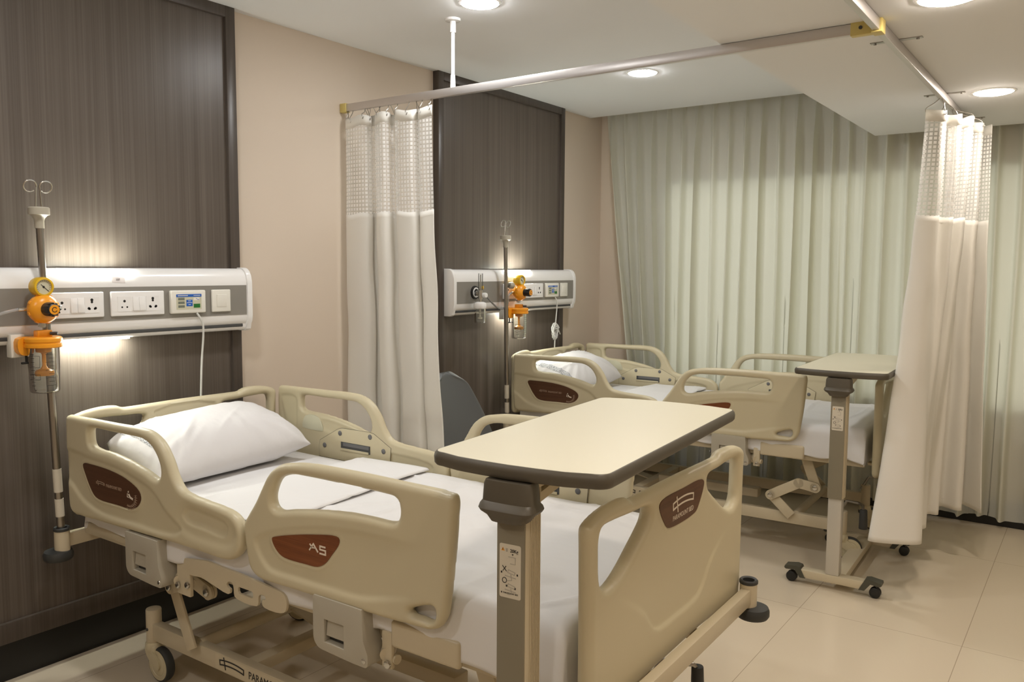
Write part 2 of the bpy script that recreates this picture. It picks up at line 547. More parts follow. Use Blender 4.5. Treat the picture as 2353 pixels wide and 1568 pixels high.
# ---- moulded panels: thickness and relief from the distance to their outline
def field(P, loops):
    """signed distance (inside > 0) and nearest boundary point"""
    A = np.concatenate([np.array(l, float) for l in loops])
    B = np.concatenate([np.roll(np.array(l, float), -1, 0) for l in loops])
    D = B - A
    LL = np.maximum((D ** 2).sum(1), 1e-12)
    dist = np.empty(len(P)); near = np.empty((len(P), 2)); ins = np.zeros(len(P), bool)
    for s in range(0, len(P), 4000):
        p = P[s:s + 4000]
        t = np.clip(((p[:, None, :] - A) * D).sum(2) / LL, 0, 1)
        q = A + t[..., None] * D
        d2 = ((p[:, None, :] - q) ** 2).sum(2)
        k = d2.argmin(1)
        dist[s:s + 4000] = np.sqrt(d2[np.arange(len(p)), k])
        near[s:s + 4000] = q[np.arange(len(p)), k]
        cond = (A[:, 1] > p[:, None, 1]) != (B[:, 1] > p[:, None, 1])
        dy = np.where(np.abs(D[:, 1]) < 1e-12, 1e-12, D[:, 1])
        xi = A[:, 0] + (p[:, None, 1] - A[:, 1]) / dy * D[:, 0]
        ins[s:s + 4000] = ((cond & (p[:, None, 0] < xi)).sum(1) % 2).astype(bool)
    return np.where(ins, dist, -dist), near

def smooth01(x):
    x = np.clip(x, 0, 1)
    return x * x * (3 - 2 * x)

def moulded(name, loops, t, T, mats, res=0.005, front=None, back=None, edge=None):
    """a moulded slab in local (x,y), thickness t about z=0, rounded edges, relief on front/back"""
    A = np.concatenate([np.array(l, float) for l in loops])
    lo = A.min(0) - res * 1.5; hi = A.max(0) + res * 1.5
    nx = int((hi[0] - lo[0]) / res) + 1; ny = int((hi[1] - lo[1]) / res) + 1
    gx, gy = np.meshgrid(lo[0] + np.arange(nx) * res, lo[1] + np.arange(ny) * res, indexing='ij')
    P = np.stack([gx.ravel(), gy.ravel()], 1)
    d, near = field(P, loops)
    ins = d > res * 0.25
    idx = np.arange(nx * ny).reshape(nx, ny)
    q = np.stack([idx[:-1, :-1], idx[1:, :-1], idx[1:, 1:], idx[:-1, 1:]], -1).reshape(-1, 4)
    q = q[ins[q].any(1)]
    used = np.unique(q)
    snap = ~ins[used]
    P2 = P.copy()
    P2[used[snap]] = near[used[snap]]
    dd = d.copy(); dd[used[snap]] = 0
    r = edge or t / 2
    prof = np.sqrt(np.maximum(r * r - np.maximum(r - np.maximum(dd, 0), 0) ** 2, 0)) - r
    hf = t / 2 + prof; hb = t / 2 + prof
    w = np.clip(dd / 0.012, 0, 1)
    if front is not None: hf = hf + front(P2) * w
    if back is not None: hb = hb + back(P2) * w
    nu = len(used)
    mp = -np.ones(nx * ny, int); mp[used] = np.arange(nu)
    bnd = snap
    V = [(P2[u][0], P2[u][1], hf[u]) for u in used]
    mb = -np.ones(nx * ny, int)
    if r >= t / 2 - 1e-6:
        for u, s in zip(used, snap):
            if s: mb[u] = mp[u]
            else:
                mb[u] = len(V); V.append((P2[u][0], P2[u][1], -hb[u]))
    else:
        for u in used:
            mb[u] = len(V); V.append((P2[u][0], P2[u][1], -hb[u]))
    F = [tuple(mp[list(c)]) for c in q] + [tuple(mb[list(c)][::-1]) for c in q]
    if r < t / 2 - 1e-6:
        from collections import Counter
        cnt = Counter()
        for c in q:
            for i in range(4):
                cnt[(c[i], c[(i + 1) % 4])] += 1
        for (a, b) in list(cnt):
            if (b, a) not in cnt:
                F.append((mp[a], mb[a], mb[b], mp[b]))
    out = []
    for f in F:
        g = []
        for i in f:
            if not g or g[-1] != i: g.append(int(i))
        if g[0] == g[-1]: g.pop()
        if len(g) >= 3: out.append(tuple(g))
    b = MB(); b.add(V, out, 0, T)
    me = b.mesh(name, mats, sharp=50)
    bm = bmesh.new(); bm.from_mesh(me)
    bmesh.ops.remove_doubles(bm, verts=bm.verts, dist=0.0004)
    bm.to_mesh(me); bm.free()
    me.polygons.foreach_set('use_smooth', [True] * len(me.polygons))
    return me

def plate(loops, c0, c1, T, bevel=0.0):
    """flat plate with holes: loops in local (x,y), from z=c0 to c1, front edges bevelled"""
    bm = bmesh.new()
    edges = []
    for lp in loops:
        vs = [bm.verts.new((p[0], p[1], c1)) for p in lp]
        edges += [bm.edges.new((vs[i], vs[(i + 1) % len(vs)])) for i in range(len(vs))]
    bmesh.ops.triangle_fill(bm, use_beauty=True, use_dissolve=False, edges=edges, normal=(0, 0, 1))
    for f in bm.faces:
        if f.normal.z < 0: f.normal_flip()
    rim = [e for e in bm.edges if len(e.link_faces) == 1]
    ex = bmesh.ops.extrude_edge_only(bm, edges=rim)
    nv = [g for g in ex['geom'] if isinstance(g, bmesh.types.BMVert)]
    for v in nv: v.co.z = c0
    lo = [e for e in bm.edges if len(e.link_faces) == 1]
    bmesh.ops.triangle_fill(bm, use_beauty=True, use_dissolve=False, edges=lo, normal=(0, 0, -1))
    bmesh.ops.recalc_face_normals(bm, faces=bm.faces[:])
    if bevel:
        fe = [e for e in bm.edges if len(e.link_faces) == 2 and all(abs(v.co.z - c1) < 1e-6 for v in e.verts)
              and abs(e.link_faces[0].normal.z - e.link_faces[1].normal.z) > 0.5]
        bmesh.ops.bevel(bm, geom=fe, offset=bevel, segments=3, affect='EDGES', profile=0.5, clamp_overlap=True)
    b = MB(); b.from_bm(bm, 0, T)
    return b

def emblem(b, T, L, w, c, mi):
    """long slightly bowed open box with an upright stroke through its head"""
    n = 12
    h = L * 0.125
    bow = lambda t: L * 0.05 * (1 - (2 * t - 1) ** 2)
    top = [(L * t, h / 2 + bow(t)) for t in np.linspace(0, 1, n)]
    bot = [(L * (t * 0.985 + 0.01), -h / 2 + bow(t)) for t in np.linspace(1, 0, n)]
    b.stroke(top + bot, w, c, T, mi, closed=True)
    b.stroke([(L * 0.17, h * 1.45), (L * 0.24, -h * 1.25)], w, c, T, mi)

# ------------------------------------------------------------------ room shell
def struct(o):
    o['kind'] = 'structure'
    return o
XR, YF, YB = 5.6, -2.2, 5.565
CEIL, SOF, SOFX, CURT_Y = 2.612, 2.312, 1.985, 5.39
struct(MB().box((XR / 2, (YF + YB) / 2, -0.05), (XR + 0.4, YB - YF + 0.4, 0.1)).build('floor', M['floor']))
struct(MB().box((-0.06, (YF + YB) / 2, 1.4), (0.12, YB - YF + 0.4, 2.8)).build('wall_left', M['wall']))
struct(MB().box((XR + 0.06, (YF + YB) / 2, 1.4), (0.12, YB - YF + 0.4, 2.8)).build('wall_right', M['wall']))
struct(MB().box((XR / 2, YF - 0.06, 1.4), (XR, 0.12, 2.8)).build('wall_front', M['wall']))
WX0, WX1, WZ0, WZ1 = 0.52, 4.9, 0.66, 2.145
wb = MB()
yc = YB + 0.02
wb.box((WX0 / 2, yc, 1.4), (WX0, 0.04, 2.8))
wb.box(((WX1 + XR) / 2, yc, 1.4), (XR - WX1, 0.04, 2.8))
wb.box(((WX0 + WX1) / 2, yc, WZ0 / 2), (WX1 - WX0, 0.04, WZ0))
wb.box(((WX0 + WX1) / 2, yc, (WZ1 + 2.8) / 2), (WX1 - WX0, 0.04, 2.8 - WZ1))
struct(wb.build('wall_back', M['wall']))
wf = MB()
wf.box(((WX0 + WX1) / 2, yc, WZ0 + 0.02), (WX1 - WX0, 0.05, 0.04))
wf.box(((WX0 + WX1) / 2, yc, WZ1 - 0.02), (WX1 - WX0, 0.05, 0.04))
for x in (WX0 + 0.02, WX1 - 0.02):
    wf.box((x, yc, (WZ0 + WZ1) / 2), (0.04, 0.05, WZ1 - WZ0 - 0.08))
struct(wf.build('window_1', M['alu_light']))
cl = MB()
cl.box((SOFX / 2, (YF + CURT_Y) / 2, CEIL + 0.06), (SOFX, CURT_Y - YF, 0.12))
struct(cl.build('ceiling', M['ceiling']))
cl = MB()
cl.box(((SOFX + XR) / 2, (YF + CURT_Y) / 2, (SOF + 2.73) / 2), (XR - SOFX, CURT_Y - YF, 2.73 - SOF))
struct(cl.build('ceiling', M['ceiling']))
struct(MB().box((XR / 2, (CURT_Y + YB) / 2, 2.77), (XR, YB - CURT_Y, 0.06)).build('trim_1', M['ceiling']))
struct(MB().box((0.006, (YF + YB) / 2, 0.074), (0.012, YB - YF, 0.148)).build('baseboard_left', M['skirting']))
struct(MB().box((XR / 2, YB - 0.006, 0.074), (XR, 0.012, 0.148)).build('baseboard_back', M['skirting']))

# dark laminate panels behind the beds
def wall_panel(n, y0, y1):
    fx, w, zb = 0.042, 0.047, 0.148
    zt = CEIL
    fr = MB()
    for (a, b_, c, d) in ((y0, y0 + w, zb, zt), (y1 - w, y1, zb, zt), (y0 + w, y1 - w, zt - w, zt), (y0 + w, y1 - w, zb, zb + 0.075)):
        fr.box((fx / 2, (a + b_) / 2, (c + d) / 2), (fx, b_ - a, d - c), bevel=0.002)
    fo = struct(fr.build('trim_%d' % n, M['panel_frame']))
    inn = MB().box((0.013, (y0 + y1) / 2, (zb + zt) / 2), (0.026, y1 - y0 - 0.01, zt - zb - 0.01))
    struct(inn.build('trim_%d' % (n + 1), M['panel']))
wall_panel(2, 0.35, 2.283)
wall_panel(4, 3.628, 4.978)

# ------------------------------------------------------------------ ceiling downlights
def downlight(loc, warm, label):
    t = thing('downlight', label, 'ceiling light', loc, 0, 'round ceiling downlights')
    MB().lathe([(0.079, -0.001), (0.080, -0.006), (0.091, -0.004), (0.092, -0.001)], n=48, close=False).build('trim_ring', M['white'], t)
    MB().lathe([(0.079, -0.002), (0.0785, -0.007), (0.066, -0.011), (0.036, -0.013), (0.001, -0.0135)], n=48).build('diffuser', M['lens_warm' if warm else 'lens_cool'], t)
    return t
downlight((0.965, 2.82, CEIL), False, 'round white downlight cut by the top edge, above the first privacy curtain')
downlight((0.968, 4.316, CEIL), False, 'round white downlight in the high ceiling just below the silver track')
downlight((2.735, 2.80, SOF), True, 'warm round downlight at the top right corner of the view')
downlight((2.705, 4.36, SOF), True, 'warm round downlight beside the right hand curtain track')
downlight((0.965, 1.32, CEIL), False, 'round downlight out of view above the head of the nearer bed')
downlight((2.735, 1.30, SOF), True, 'warm round downlight out of view above the foot of the nearer bed')
downlight((0.965, -0.18, CEIL), False, 'round downlight out of view, high up behind the near side of the nearer bed')
downlight((2.735, -0.20, SOF), True, 'warm round downlight out of view just behind the camera')
downlight((4.3, 2.80, SOF), True, 'warm round downlight out of view to the right of the beds')
downlight((4.3, 0.6, SOF), True, 'warm round downlight out of view far to the right of the camera')

# ------------------------------------------------------------------ bed
FOOT_OUT = [(1.190, 0.632), (1.222, 0.610), (1.32, 0.607), (1.466, 0.609), (1.644, 0.612), (1.723, 0.614), (1.781, 0.617), (1.843, 0.620), (1.873, 0.623), (1.902, 0.638), (1.92, 0.668), (1.931, 0.73), (1.942, 0.822), (1.949, 0.912), (1.951, 0.955), (1.944, 0.970), (1.92, 0.974), (1.808, 0.976), (1.682, 0.978), (1.546, 0.977), (1.474, 0.975), (1.422, 0.972), (1.376, 0.965), (1.336, 0.957), (1.304, 0.942), (1.275, 0.917), (1.249, 0.878), (1.218, 0.83), (1.183, 0.785), (1.168, 0.763), (1.166, 0.744), (1.172, 0.70), (1.18, 0.66)]
FOOT_HOLE = [(1.367, 0.931), (1.443, 0.936), (1.545, 0.937), (1.648, 0.937), (1.727, 0.936), (1.752, 0.934), (1.768, 0.926), (1.774, 0.910), (1.772, 0.886), (1.761, 0.873), (1.739, 0.869), (1.68, 0.869), (1.579, 0.864), (1.471, 0.851), (1.38, 0.836), (1.325, 0.825), (1.301, 0.833), (1.295, 0.854), (1.306, 0.887), (1.327, 0.914)]
FOOT_HOLE2 = [(1.806, 0.657), (1.831, 0.671), (1.873, 0.683), (1.885, 0.680), (1.886, 0.659), (1.876, 0.647), (1.843, 0.648), (1.812, 0.650)]
FOOT_PLATE = [(1.293, 0.740), (1.314, 0.749), (1.394, 0.769), (1.469, 0.784), (1.549, 0.795), (1.562, 0.790), (1.560, 0.775), (1.534, 0.742), (1.508, 0.713), (1.479, 0.698), (1.43, 0.695), (1.345, 0.695), (1.321, 0.703), (1.300, 0.722)]
HEAD_OUT = [(0.181, 0.966), (0.19, 0.971), (0.25, 0.973), (0.363, 0.974), (0.503, 0.976), (0.634, 0.978), (0.702, 0.971), (0.757, 0.945), (0.801, 0.895), (0.828, 0.846), (0.862, 0.811), (0.912, 0.799), (1.006, 0.792), (1.088, 0.785), (1.127, 0.773), (1.153, 0.749), (1.163, 0.721), (1.160, 0.689), (1.138, 0.656), (1.098, 0.634), (1.057, 0.627), (0.973, 0.628), (0.842, 0.628), (0.711, 0.625), (0.552, 0.621), (0.392, 0.618), (0.245, 0.615), (0.204, 0.618), (0.184, 0.637), (0.177, 0.709), (0.175, 0.831), (0.177, 0.940)]
HEAD_HOLE = [(0.345, 0.940), (0.469, 0.942), (0.592, 0.943), (0.671, 0.939), (0.718, 0.916), (0.749, 0.877), (0.755, 0.846), (0.746, 0.827), (0.727, 0.823), (0.665, 0.840), (0.567, 0.859), (0.464, 0.871), (0.356, 0.877), (0.338, 0.887), (0.333, 0.911), (0.335, 0.932)]
HEAD_PLATE = [(0.286, 0.805), (0.295, 0.813), (0.33, 0.815), (0.46, 0.811), (0.563, 0.795), (0.631, 0.767), (0.641, 0.745), (0.623, 0.717), (0.587, 0.701), (0.495, 0.699), (0.386, 0.699), (0.355, 0.708), (0.330, 0.732), (0.303, 0.771)]
def end_half():
    out = [(-0.30, 0.478), (-0.42, 0.476), (-0.452, 0.49), (-0.463, 0.53), (-0.466, 0.65), (-0.468, 0.80), (-0.470, 0.90), (-0.471, 0.945), (-0.462, 0.958), (-0.43, 0.970), (-0.385, 0.978), (-0.33, 0.981), (-0.29, 0.977), (-0.268, 0.968), (-0.24, 0.967)]
    return out
EH = end_half()
END_OUT = EH + [(0.0, 0.969)] + [(-a, b) for a, b in EH[::-1]] + [(0.275, 0.492), (0.2, 0.503), (0.0, 0.505), (-0.2, 0.503), (-0.275, 0.492)]
H1 = [(-0.415, 0.936), (-0.350, 0.939), (-0.250, 0.934), (-0.195, 0.932), (-0.178, 0.924), (-0.184, 0.902), (-0.210, 0.880), (-0.255, 0.850), (-0.298, 0.822), (-0.335, 0.803), (-0.366, 0.794), (-0.396, 0.796), (-0.416, 0.812), (-0.424, 0.838), (-0.426, 0.875), (-0.425, 0.920)]
END_HOLES = [H1, [(-a, b) for a, b in H1[::-1]]]
FOOT_LOGO = [(-0.125, 0.934), (0.0, 0.937), (0.125, 0.934), (0.140, 0.924), (0.134, 0.905), (0.105, 0.868), (0.090, 0.856), (0.06, 0.851), (0.0, 0.849), (-0.06, 0.851), (-0.090, 0.856), (-0.105, 0.868), (-0.134, 0.905), (-0.140, 0.924)]

cm = catmull
RT = 0.036
foot_loops = [cm(FOOT_OUT, 4), cm(FOOT_HOLE, 4), cm(FOOT_HOLE2, 4)]
head_loops = [cm(HEAD_OUT, 4), cm(HEAD_HOLE, 4)]
end_loops = [cm(END_OUT, 4)] + [cm(h, 4) for h in END_HOLES]
foot_pl = cm(FOOT_PLATE, 4); head_pl = cm(HEAD_PLATE, 4); logo_pl = cm(FOOT_LOGO, 4)

FOOT_PANEL = cm([(1.225, 0.72), (1.25, 0.737), (1.315, 0.762), (1.47, 0.800), (1.613, 0.818), (1.745, 0.823), (1.838, 0.824), (1.95, 0.826), (1.99, 0.75), (1.95, 0.70), (1.80, 0.685), (1.717, 0.666), (1.637, 0.649), (1.54, 0.647), (1.39, 0.645), (1.287, 0.647), (1.258, 0.664), (1.236, 0.69)], 3)
HEAD_PANEL = cm([(0.15, 0.838), (0.353, 0.836), (0.513, 0.827), (0.650, 0.800), (0.720, 0.775), (0.775, 0.73), (0.86, 0.68), (0.80, 0.655), (0.60, 0.652), (0.40, 0.652), (0.28, 0.68), (0.22, 0.72), (0.15, 0.76)], 3)
HEAD_TAIL = cm([(0.845, 0.70), (0.855, 0.748), (0.89, 0.769), (0.95, 0.769), (1.04, 0.763), (1.105, 0.752), (1.128, 0.725), (1.122, 0.69), (1.09, 0.672), (1.0, 0.668), (0.90, 0.672)], 3)
HEAD_SCOOP = cm([(0.872, 0.735), (0.90, 0.756), (1.02, 0.752), (1.075, 0.744), (1.09, 0.728), (1.075, 0.705), (0.98, 0.71), (0.89, 0.715)], 3)

def inside(P, loop, w):
    d, _ = field(P, [loop])
    return smooth01(d / w + 0.5)

def foot_front(P):
    body = inside(P, FOOT_PANEL, 0.020) * (1 - smooth01((P[:, 0] - 1.66) / 0.24))
    bez = inside(P, [(a, b) for a, b in foot_pl], 0.008)
    d, _ = field(P, [foot_pl])
    rim = np.exp(-((d + 0.007) / 0.004) ** 2)
    return -0.006 * body + 0.0025 * rim * (1 - bez)
def head_front(P):
    body = inside(P, HEAD_PANEL, 0.020)
    d, _ = field(P, [head_pl])
    rim = np.exp(-((d + 0.006) / 0.004) ** 2)
    tail = inside(P, HEAD_TAIL, 0.03)
    sc = inside(P, HEAD_SCOOP, 0.016)
    return -0.006 * body + 0.003 * rim - 0.004 * tail - 0.008 * sc
def head_back(P):
    a = inside(P, cm([(0.20, 0.925), (0.22, 0.935), (0.30, 0.93), (0.305, 0.86), (0.30, 0.80), (0.26, 0.79), (0.225, 0.81), (0.205, 0.86)], 3), 0.016)
    g = inside(P, cm([(0.80, 0.735), (0.83, 0.752), (0.90, 0.752), (1.06, 0.742), (1.09, 0.725), (1.07, 0.70), (0.95, 0.70), (0.82, 0.71)], 3), 0.014)
    bl = inside(P, cm([(0.47, 0.845), (0.60, 0.835), (0.70, 0.812), (0.705, 0.80), (0.52, 0.80), (0.47, 0.815)], 3), 0.016)
    return -0.006 * a - 0.005 * g - 0.003 * bl
def foot_back(P):
    return -0.004 * inside(P, FOOT_PANEL, 0.02)
END_PANEL = cm([(-0.455, 0.792), (-0.40, 0.772), (-0.33, 0.745), (-0.26, 0.712), (-0.20, 0.67), (-0.165, 0.632), (-0.14, 0.612), (-0.10, 0.603), (0.0, 0.602), (0.10, 0.603), (0.14, 0.612), (0.165, 0.632), (0.20, 0.67), (0.26, 0.712), (0.33, 0.745), (0.40, 0.772), (0.455, 0.792), (0.455, 0.85), (0.25, 0.90), (0.17, 0.905), (0.125, 0.855), (0.10, 0.835), (0.0, 0.828), (-0.10, 0.835), (-0.125, 0.855), (-0.17, 0.905), (-0.25, 0.90), (-0.455, 0.85)], 3)
def end_front(P):
    body = inside(P, END_PANEL, 0.013)
    d, _ = field(P, [logo_pl])
    rim = np.exp(-((d + 0.006) / 0.004) ** 2)
    low = 1 - smooth01((np.abs(P[:, 0]) - 0.10) / 0.30)
    return -0.007 * body * smooth01((0.86 - P[:, 1]) / 0.16) * low + 0.002 * rim
def end_back(P):
    a = inside(P, cm([(-0.14, 0.937), (0.14, 0.937), (0.13, 0.905), (-0.13, 0.905)], 3), 0.008)
    return -0.006 * a

low = lambda lp: [(a, b if b > 0.66 else 0.590 + (b - 0.476) * 0.07 / 0.184) for a, b in lp]
me_headb = moulded('headboard', [low(end_loops[0])] + end_loops[1:], 0.040, frame((0, 0, 0), (0, 1, 0), (0, 0, 1)), M['plastic'], front=end_back, back=end_back)
RAIL_Y = -0.47      # centre of the near rails, local
TN = frame((0, RAIL_Y, 0), (1, 0, 0), (0, 0, 1))        # outward = -y
me_foot = moulded('side_rail', foot_loops, RT, TN, M['plastic'], front=foot_front, back=foot_back)
me_head = moulded('side_rail', head_loops, RT, TN, M['plastic'], front=head_front, back=head_back)
TE = frame((0, 0, 0), (0, 1, 0), (0, 0, 1))             # outward = +x
me_end = moulded('footboard', end_loops, 0.040, TE, M['plastic'], front=end_front, back=end_back)
OUT = RAIL_Y - RT / 2                                     # outer face of the near rails

def foot_rail_plate():
    b = MB()
    T = frame((0, OUT + 0.006, 0), (1, 0, 0), (0, 0, 1))
    b.prism(foot_pl, -0.006, 0.0022, T, 0)
    # the lettering A5
    Tt = frame((1.448, OUT + 0.006 - 0.0025, 0.738), (1, 0, 0), (0, 0, 1))
    c = 0.0003
    w = 0.0042
    b.stroke([(0.0, 0.0), (0.016, 0.020), (0.034, 0.0)], w, c, Tt, 1)
    b.stroke([(0.002, 0.018), (0.010, 0.009), (0.024, 0.010)], w * 0.8, c, Tt, 1)
    b.stroke([(0.064, 0.019), (0.042, 0.019), (0.042, 0.010), (0.063, 0.010), (0.063, -0.001), (0.040, -0.001)], w, c, Tt, 1)
    return b.mesh('wood_plate', [M['rail_wood'], M['white_ink']])
def head_rail_plate():
    b = MB()
    T = frame((0, OUT + 0.006, 0), (1, 0, 0), (0, 0, 1))
    b.prism(head_pl, -0.006, 0.0022, T, 0)
    o = OUT + 0.006 - 0.0025
    emblem(b, frame((0.372, o, 0.757), (1, 0, 0), (0, 0, 1)), 0.05, 0.0022, 0.0003, 2)
    b.text('PARAMOUNT BED', 0.015, frame((0.432, o, 0.7505), (1, 0, 0), (0, 0, 1)), 2, sx=0.78)
    Tp = frame((0.560, o, 0.732), (1, 0, 0), (0, 0, 1))
    # backrest angle pictogram and its dial
    b.prism([(0.006, 0.025), (0.011, 0.027), (0.011, 0.021), (0.007, 0.020)], -0.0003, 0.0006, Tp, 1)
    b.stroke([(0.004, 0.018), (0.002, 0.006), (0.012, 0.004)], 0.0018, 0.0003, Tp, 1)
    b.stroke([(0.011, 0.016), (0.019, 0.006), (0.036, 0.002)], 0.0062, 0.0003, Tp, 1)
    arc = [(0.014 + 0.038 * math.cos(a), 0.010 + 0.036 * math.sin(a)) for a in np.linspace(-1.95, 0.25, 22)]
    b.stroke(arc, 0.0030, 0.0003, Tp, 2)
    for k, a in enumerate(np.linspace(-1.9, 0.2, 12)):
        r0, r1 = 0.041, 0.047
        b.stroke([(0.014 + r0 * math.cos(a), 0.010 + r0 * math.sin(a)), (0.014 + r1 * math.cos(a), 0.010 + r1 * math.sin(a))], 0.0015, 0.0003, Tp, 2)
        r0, r1 = 0.030, 0.034
        b.stroke([(0.014 + r0 * math.cos(a), 0.010 + r0 * math.sin(a)), (0.014 + r1 * math.cos(a), 0.010 + r1 * math.sin(a))], 0.0012, 0.0003, Tp, 2)
    return b.mesh('wood_plate', [M['rail_wood_dark'], M['white_ink'], M['dim_ink']])
def footboard_plate():
    b = MB()
    b.prism(logo_pl, 0.014, 0.0222, TE, 0)
    emblem(b, frame((0.0222, -0.062, 0.902), (0, 1, 0), (0, 0.0, 1)), 0.128, 0.0042, 0.0004, 1)
    b.text('PARAMOUNT BED', 0.0185, frame((0.0224, -0.062, 0.865), (0, 1, 0), (0, 0, 1)), 1, sx=0.86, bold=-0.0002)
    return b.mesh('name_plate', [M['foot_wood'], M['white_ink']])
me_foot_pl = foot_rail_plate(); me_head_pl = head_rail_plate(); me_end_pl = footboard_plate()

def bracket_mesh(x0, kind):
    """moulded cover below a rail with a recess for the release latch"""
    o = [(0.004, 0.622), (0.0, 0.618)] + [(0.034 - 0.034 * math.cos(a), 0.510 - 0.034 * math.sin(a)) for a in np.linspace(0, PI / 2, 8)]
    o += [(0.15, 0.470), (0.190, 0.470)] + [(0.192 + 0.012 * math.sin(a), 0.482 - 0.012 * math.cos(a)) for a in np.linspace(0, PI / 2, 5)]
    o += [(0.204, 0.505), (0.188, 0.540), (0.183, 0.622)]
    hole = [(x0 + 0.043, 0.500), (x0 + 0.117, 0.498), (x0 + 0.117, 0.563), (x0 + 0.043, 0.563)]
    T = frame((0, OUT + 0.058, 0), (1, 0, 0), (0, 0, 1))
    b = plate([[(x0 + p[0], p[1]) for p in o], hole], 0.0, 0.062, T, 0.007)
    b.cyl((x0 + 0.190, OUT + 0.001, 0.487), (x0 + 0.190, OUT - 0.006, 0.487), 0.0075, n=14, mi=1, bev=0.002)
    b.cyl((x0 - 0.016, OUT + 0.030, 0.515), (x0 + 0.002, OUT + 0.030, 0.515), 0.0095, n=16, mi=2, bev=0.003)
    b.cyl((x0 - 0.0185, OUT + 0.030, 0.515), (x0 - 0.015, OUT + 0.030, 0.515), 0.005, n=12, mi=3)
    return b.mesh('rail_bracket', [M['plastic_grey'], M['chrome'], M['black'], M['white']], 40)
def latch_mesh(x0):
    b = MB()
    y = OUT + 0.004
    b.box((x0 + 0.08, y + 0.016, 0.532), (0.074, 0.006, 0.064), 1)
    T = frame((x0 + 0.080, y + 0.002, 0.537), (1, 0, 0), (0, 0, 1))
    prof = [(-0.026, -0.004), (-0.019, 0.005), (0.022, 0.0), (0.023, -0.008), (-0.026, -0.012)]
    vs = []; fs = []
    for sx in (-0.033, 0.033):
        vs += [(sx, p[0], p[1]) for p in prof]
    k = len(prof)
    fs = [tuple(range(k)), tuple(range(2 * k - 1, k - 1, -1))] + [(i, k + i, k + (i + 1) % k, (i + 1) % k) for i in range(k)]
    b.add(vs, fs, 0, T)
    return b.mesh('release_latch', [M['plastic_grey'], M['dark_grey']])
BRK = (0.552, 1.466)
me_brk = [bracket_mesh(x, 0) for x in BRK]
me_latch = [latch_mesh(x) for x in BRK]

def inner_cover_mesh(cx, z0, big):
    """screwed cover on the inner face of a rail: plate, slot and four screw caps"""
    b = MB()
    yin = RAIL_Y + RT / 2
    T = frame((0, yin - 0.001, 0), (-1, 0, 0), (0, 0, 1))     # outward = +y
    poly = [(-0.20, -0.03), (-0.205, 0.012), (-0.11, 0.060), (-0.085, 0.064), (0.075, 0.062), (0.10, 0.055), (0.21, -0.004), (0.215, -0.03), (0.215, -0.075), (-0.20, -0.075)]
    poly = [(-cx + a, z0 + c) for a, c in poly]
    b.prism(poly, -0.004, 0.0028, T, 0, bevel=0.0015)
    out = [(p[0], p[1]) for p in poly]
    b.stroke(out, 0.0022, 0.0012, T, 2, closed=True, th=0.0004)
    b.box((-cx - 0.005, z0 - 0.012, 0.003), (0.17, 0.034, 0.002), 2, T=T)
    b.box((-cx - 0.010, z0 - 0.004, 0.0045), (0.150, 0.014, 0.002), 1, T=T)
    b.box((-cx + 0.0, z0 - 0.026, 0.005), (0.165, 0.010, 0.004), 0, T=T, bevel=0.001)
    for (a, c) in ((-0.165, -0.005), (-0.09, 0.045), (0.085, 0.040), (0.180, -0.022)):
        b.lathe([(0.0105, 0.002), (0.0105, 0.0045), (0.008, 0.0062), (0.0, 0.0068)], T @ Matrix.Translation((-cx + a, z0 + c, 0)), 18, 1, close=False)
    return b.mesh('inner_cover', [M['plastic'], M['bolt_grey'], M['dark_grey']])
me_inner = [inner_cover_mesh(0.665, 0.762, 0), inner_cover_mesh(1.575, 0.745, 1)]
def grip_pad_mesh():
    b = MB()
    T = frame((0, RAIL_Y + RT / 2 - 0.001, 0), (-1, 0, 0), (0, 0, 1))
    poly = [(-0.365, 0.855), (-0.45, 0.853), (-0.475, 0.80), (-0.455, 0.797), (-0.36, 0.800), (-0.345, 0.805)]
    b.prism(cm(poly, 3), -0.004, 0.0030, T, 0, bevel=0.001)
    b.stroke(cm(poly, 3), 0.0015, 0.0006, T, 1, closed=True, th=0.0003)
    return b.mesh('control_blank', [M['screen'], M['plastic_grey']])
me_pad = grip_pad_mesh()

def deck_mesh():
    b = MB()
    for s in (-1, 1):
        b.box((1.20, s * 0.412, 0.548), (2.06, 0.03, 0.046), bevel=0.004)
        # smooth covers over the frame joints
        b.box((1.83, s * 0.448, 0.566), (0.225, 0.022, 0.072), bevel=0.010, seg=3)
        b.box((1.70, s * 0.446, 0.515), (0.035, 0.014, 0.10), bevel=0.004)
        b.box((0.815, s * 0.446, 0.505), (0.07, 0.014, 0.11), bevel=0.004)
        b.box((0.44, s * 0.420, 0.552), (0.24, 0.02, 0.034), bevel=0.004)
        for bx, bz in ((0.79, 0.480), (1.705, 0.478), (0.84, 0.49)):
            b.cyl((bx, s * 0.452, bz), (bx, s * 0.460, bz), 0.011, n=14, mi=1, bev=0.002)
        b.cyl((0.73, s * 0.35, 0.505), (0.79, s * 0.45, 0.490), 0.020, n=14)
        b.cyl((1.63, s * 0.35, 0.515), (1.70, s * 0.45, 0.500), 0.020, n=14)
        b.tube([(0.72, s * 0.425, 0.500), (0.78, s * 0.432, 0.492), (0.84, s * 0.438, 0.492)], 0.013, 10)
        b.tube([(1.62, s * 0.425, 0.500), (1.68, s * 0.432, 0.490), (1.725, s * 0.438, 0.490)], 0.013, 10)
    for x in (0.25, 0.75, 1.2, 1.7, 2.18):
        b.box((x, 0, 0.552), (0.05, 0.80, 0.034), bevel=0.003)
    b.box((1.2, 0, 0.578), (2.02, 0.83, 0.012), bevel=0.003)
    # actuator housing under the deck
    b.box((1.15, 0.05, 0.48), (0.62, 0.09, 0.07), bevel=0.012)
    return b.mesh('deck_frame', [M['paint'], M['chrome']])
me_deck = deck_mesh()
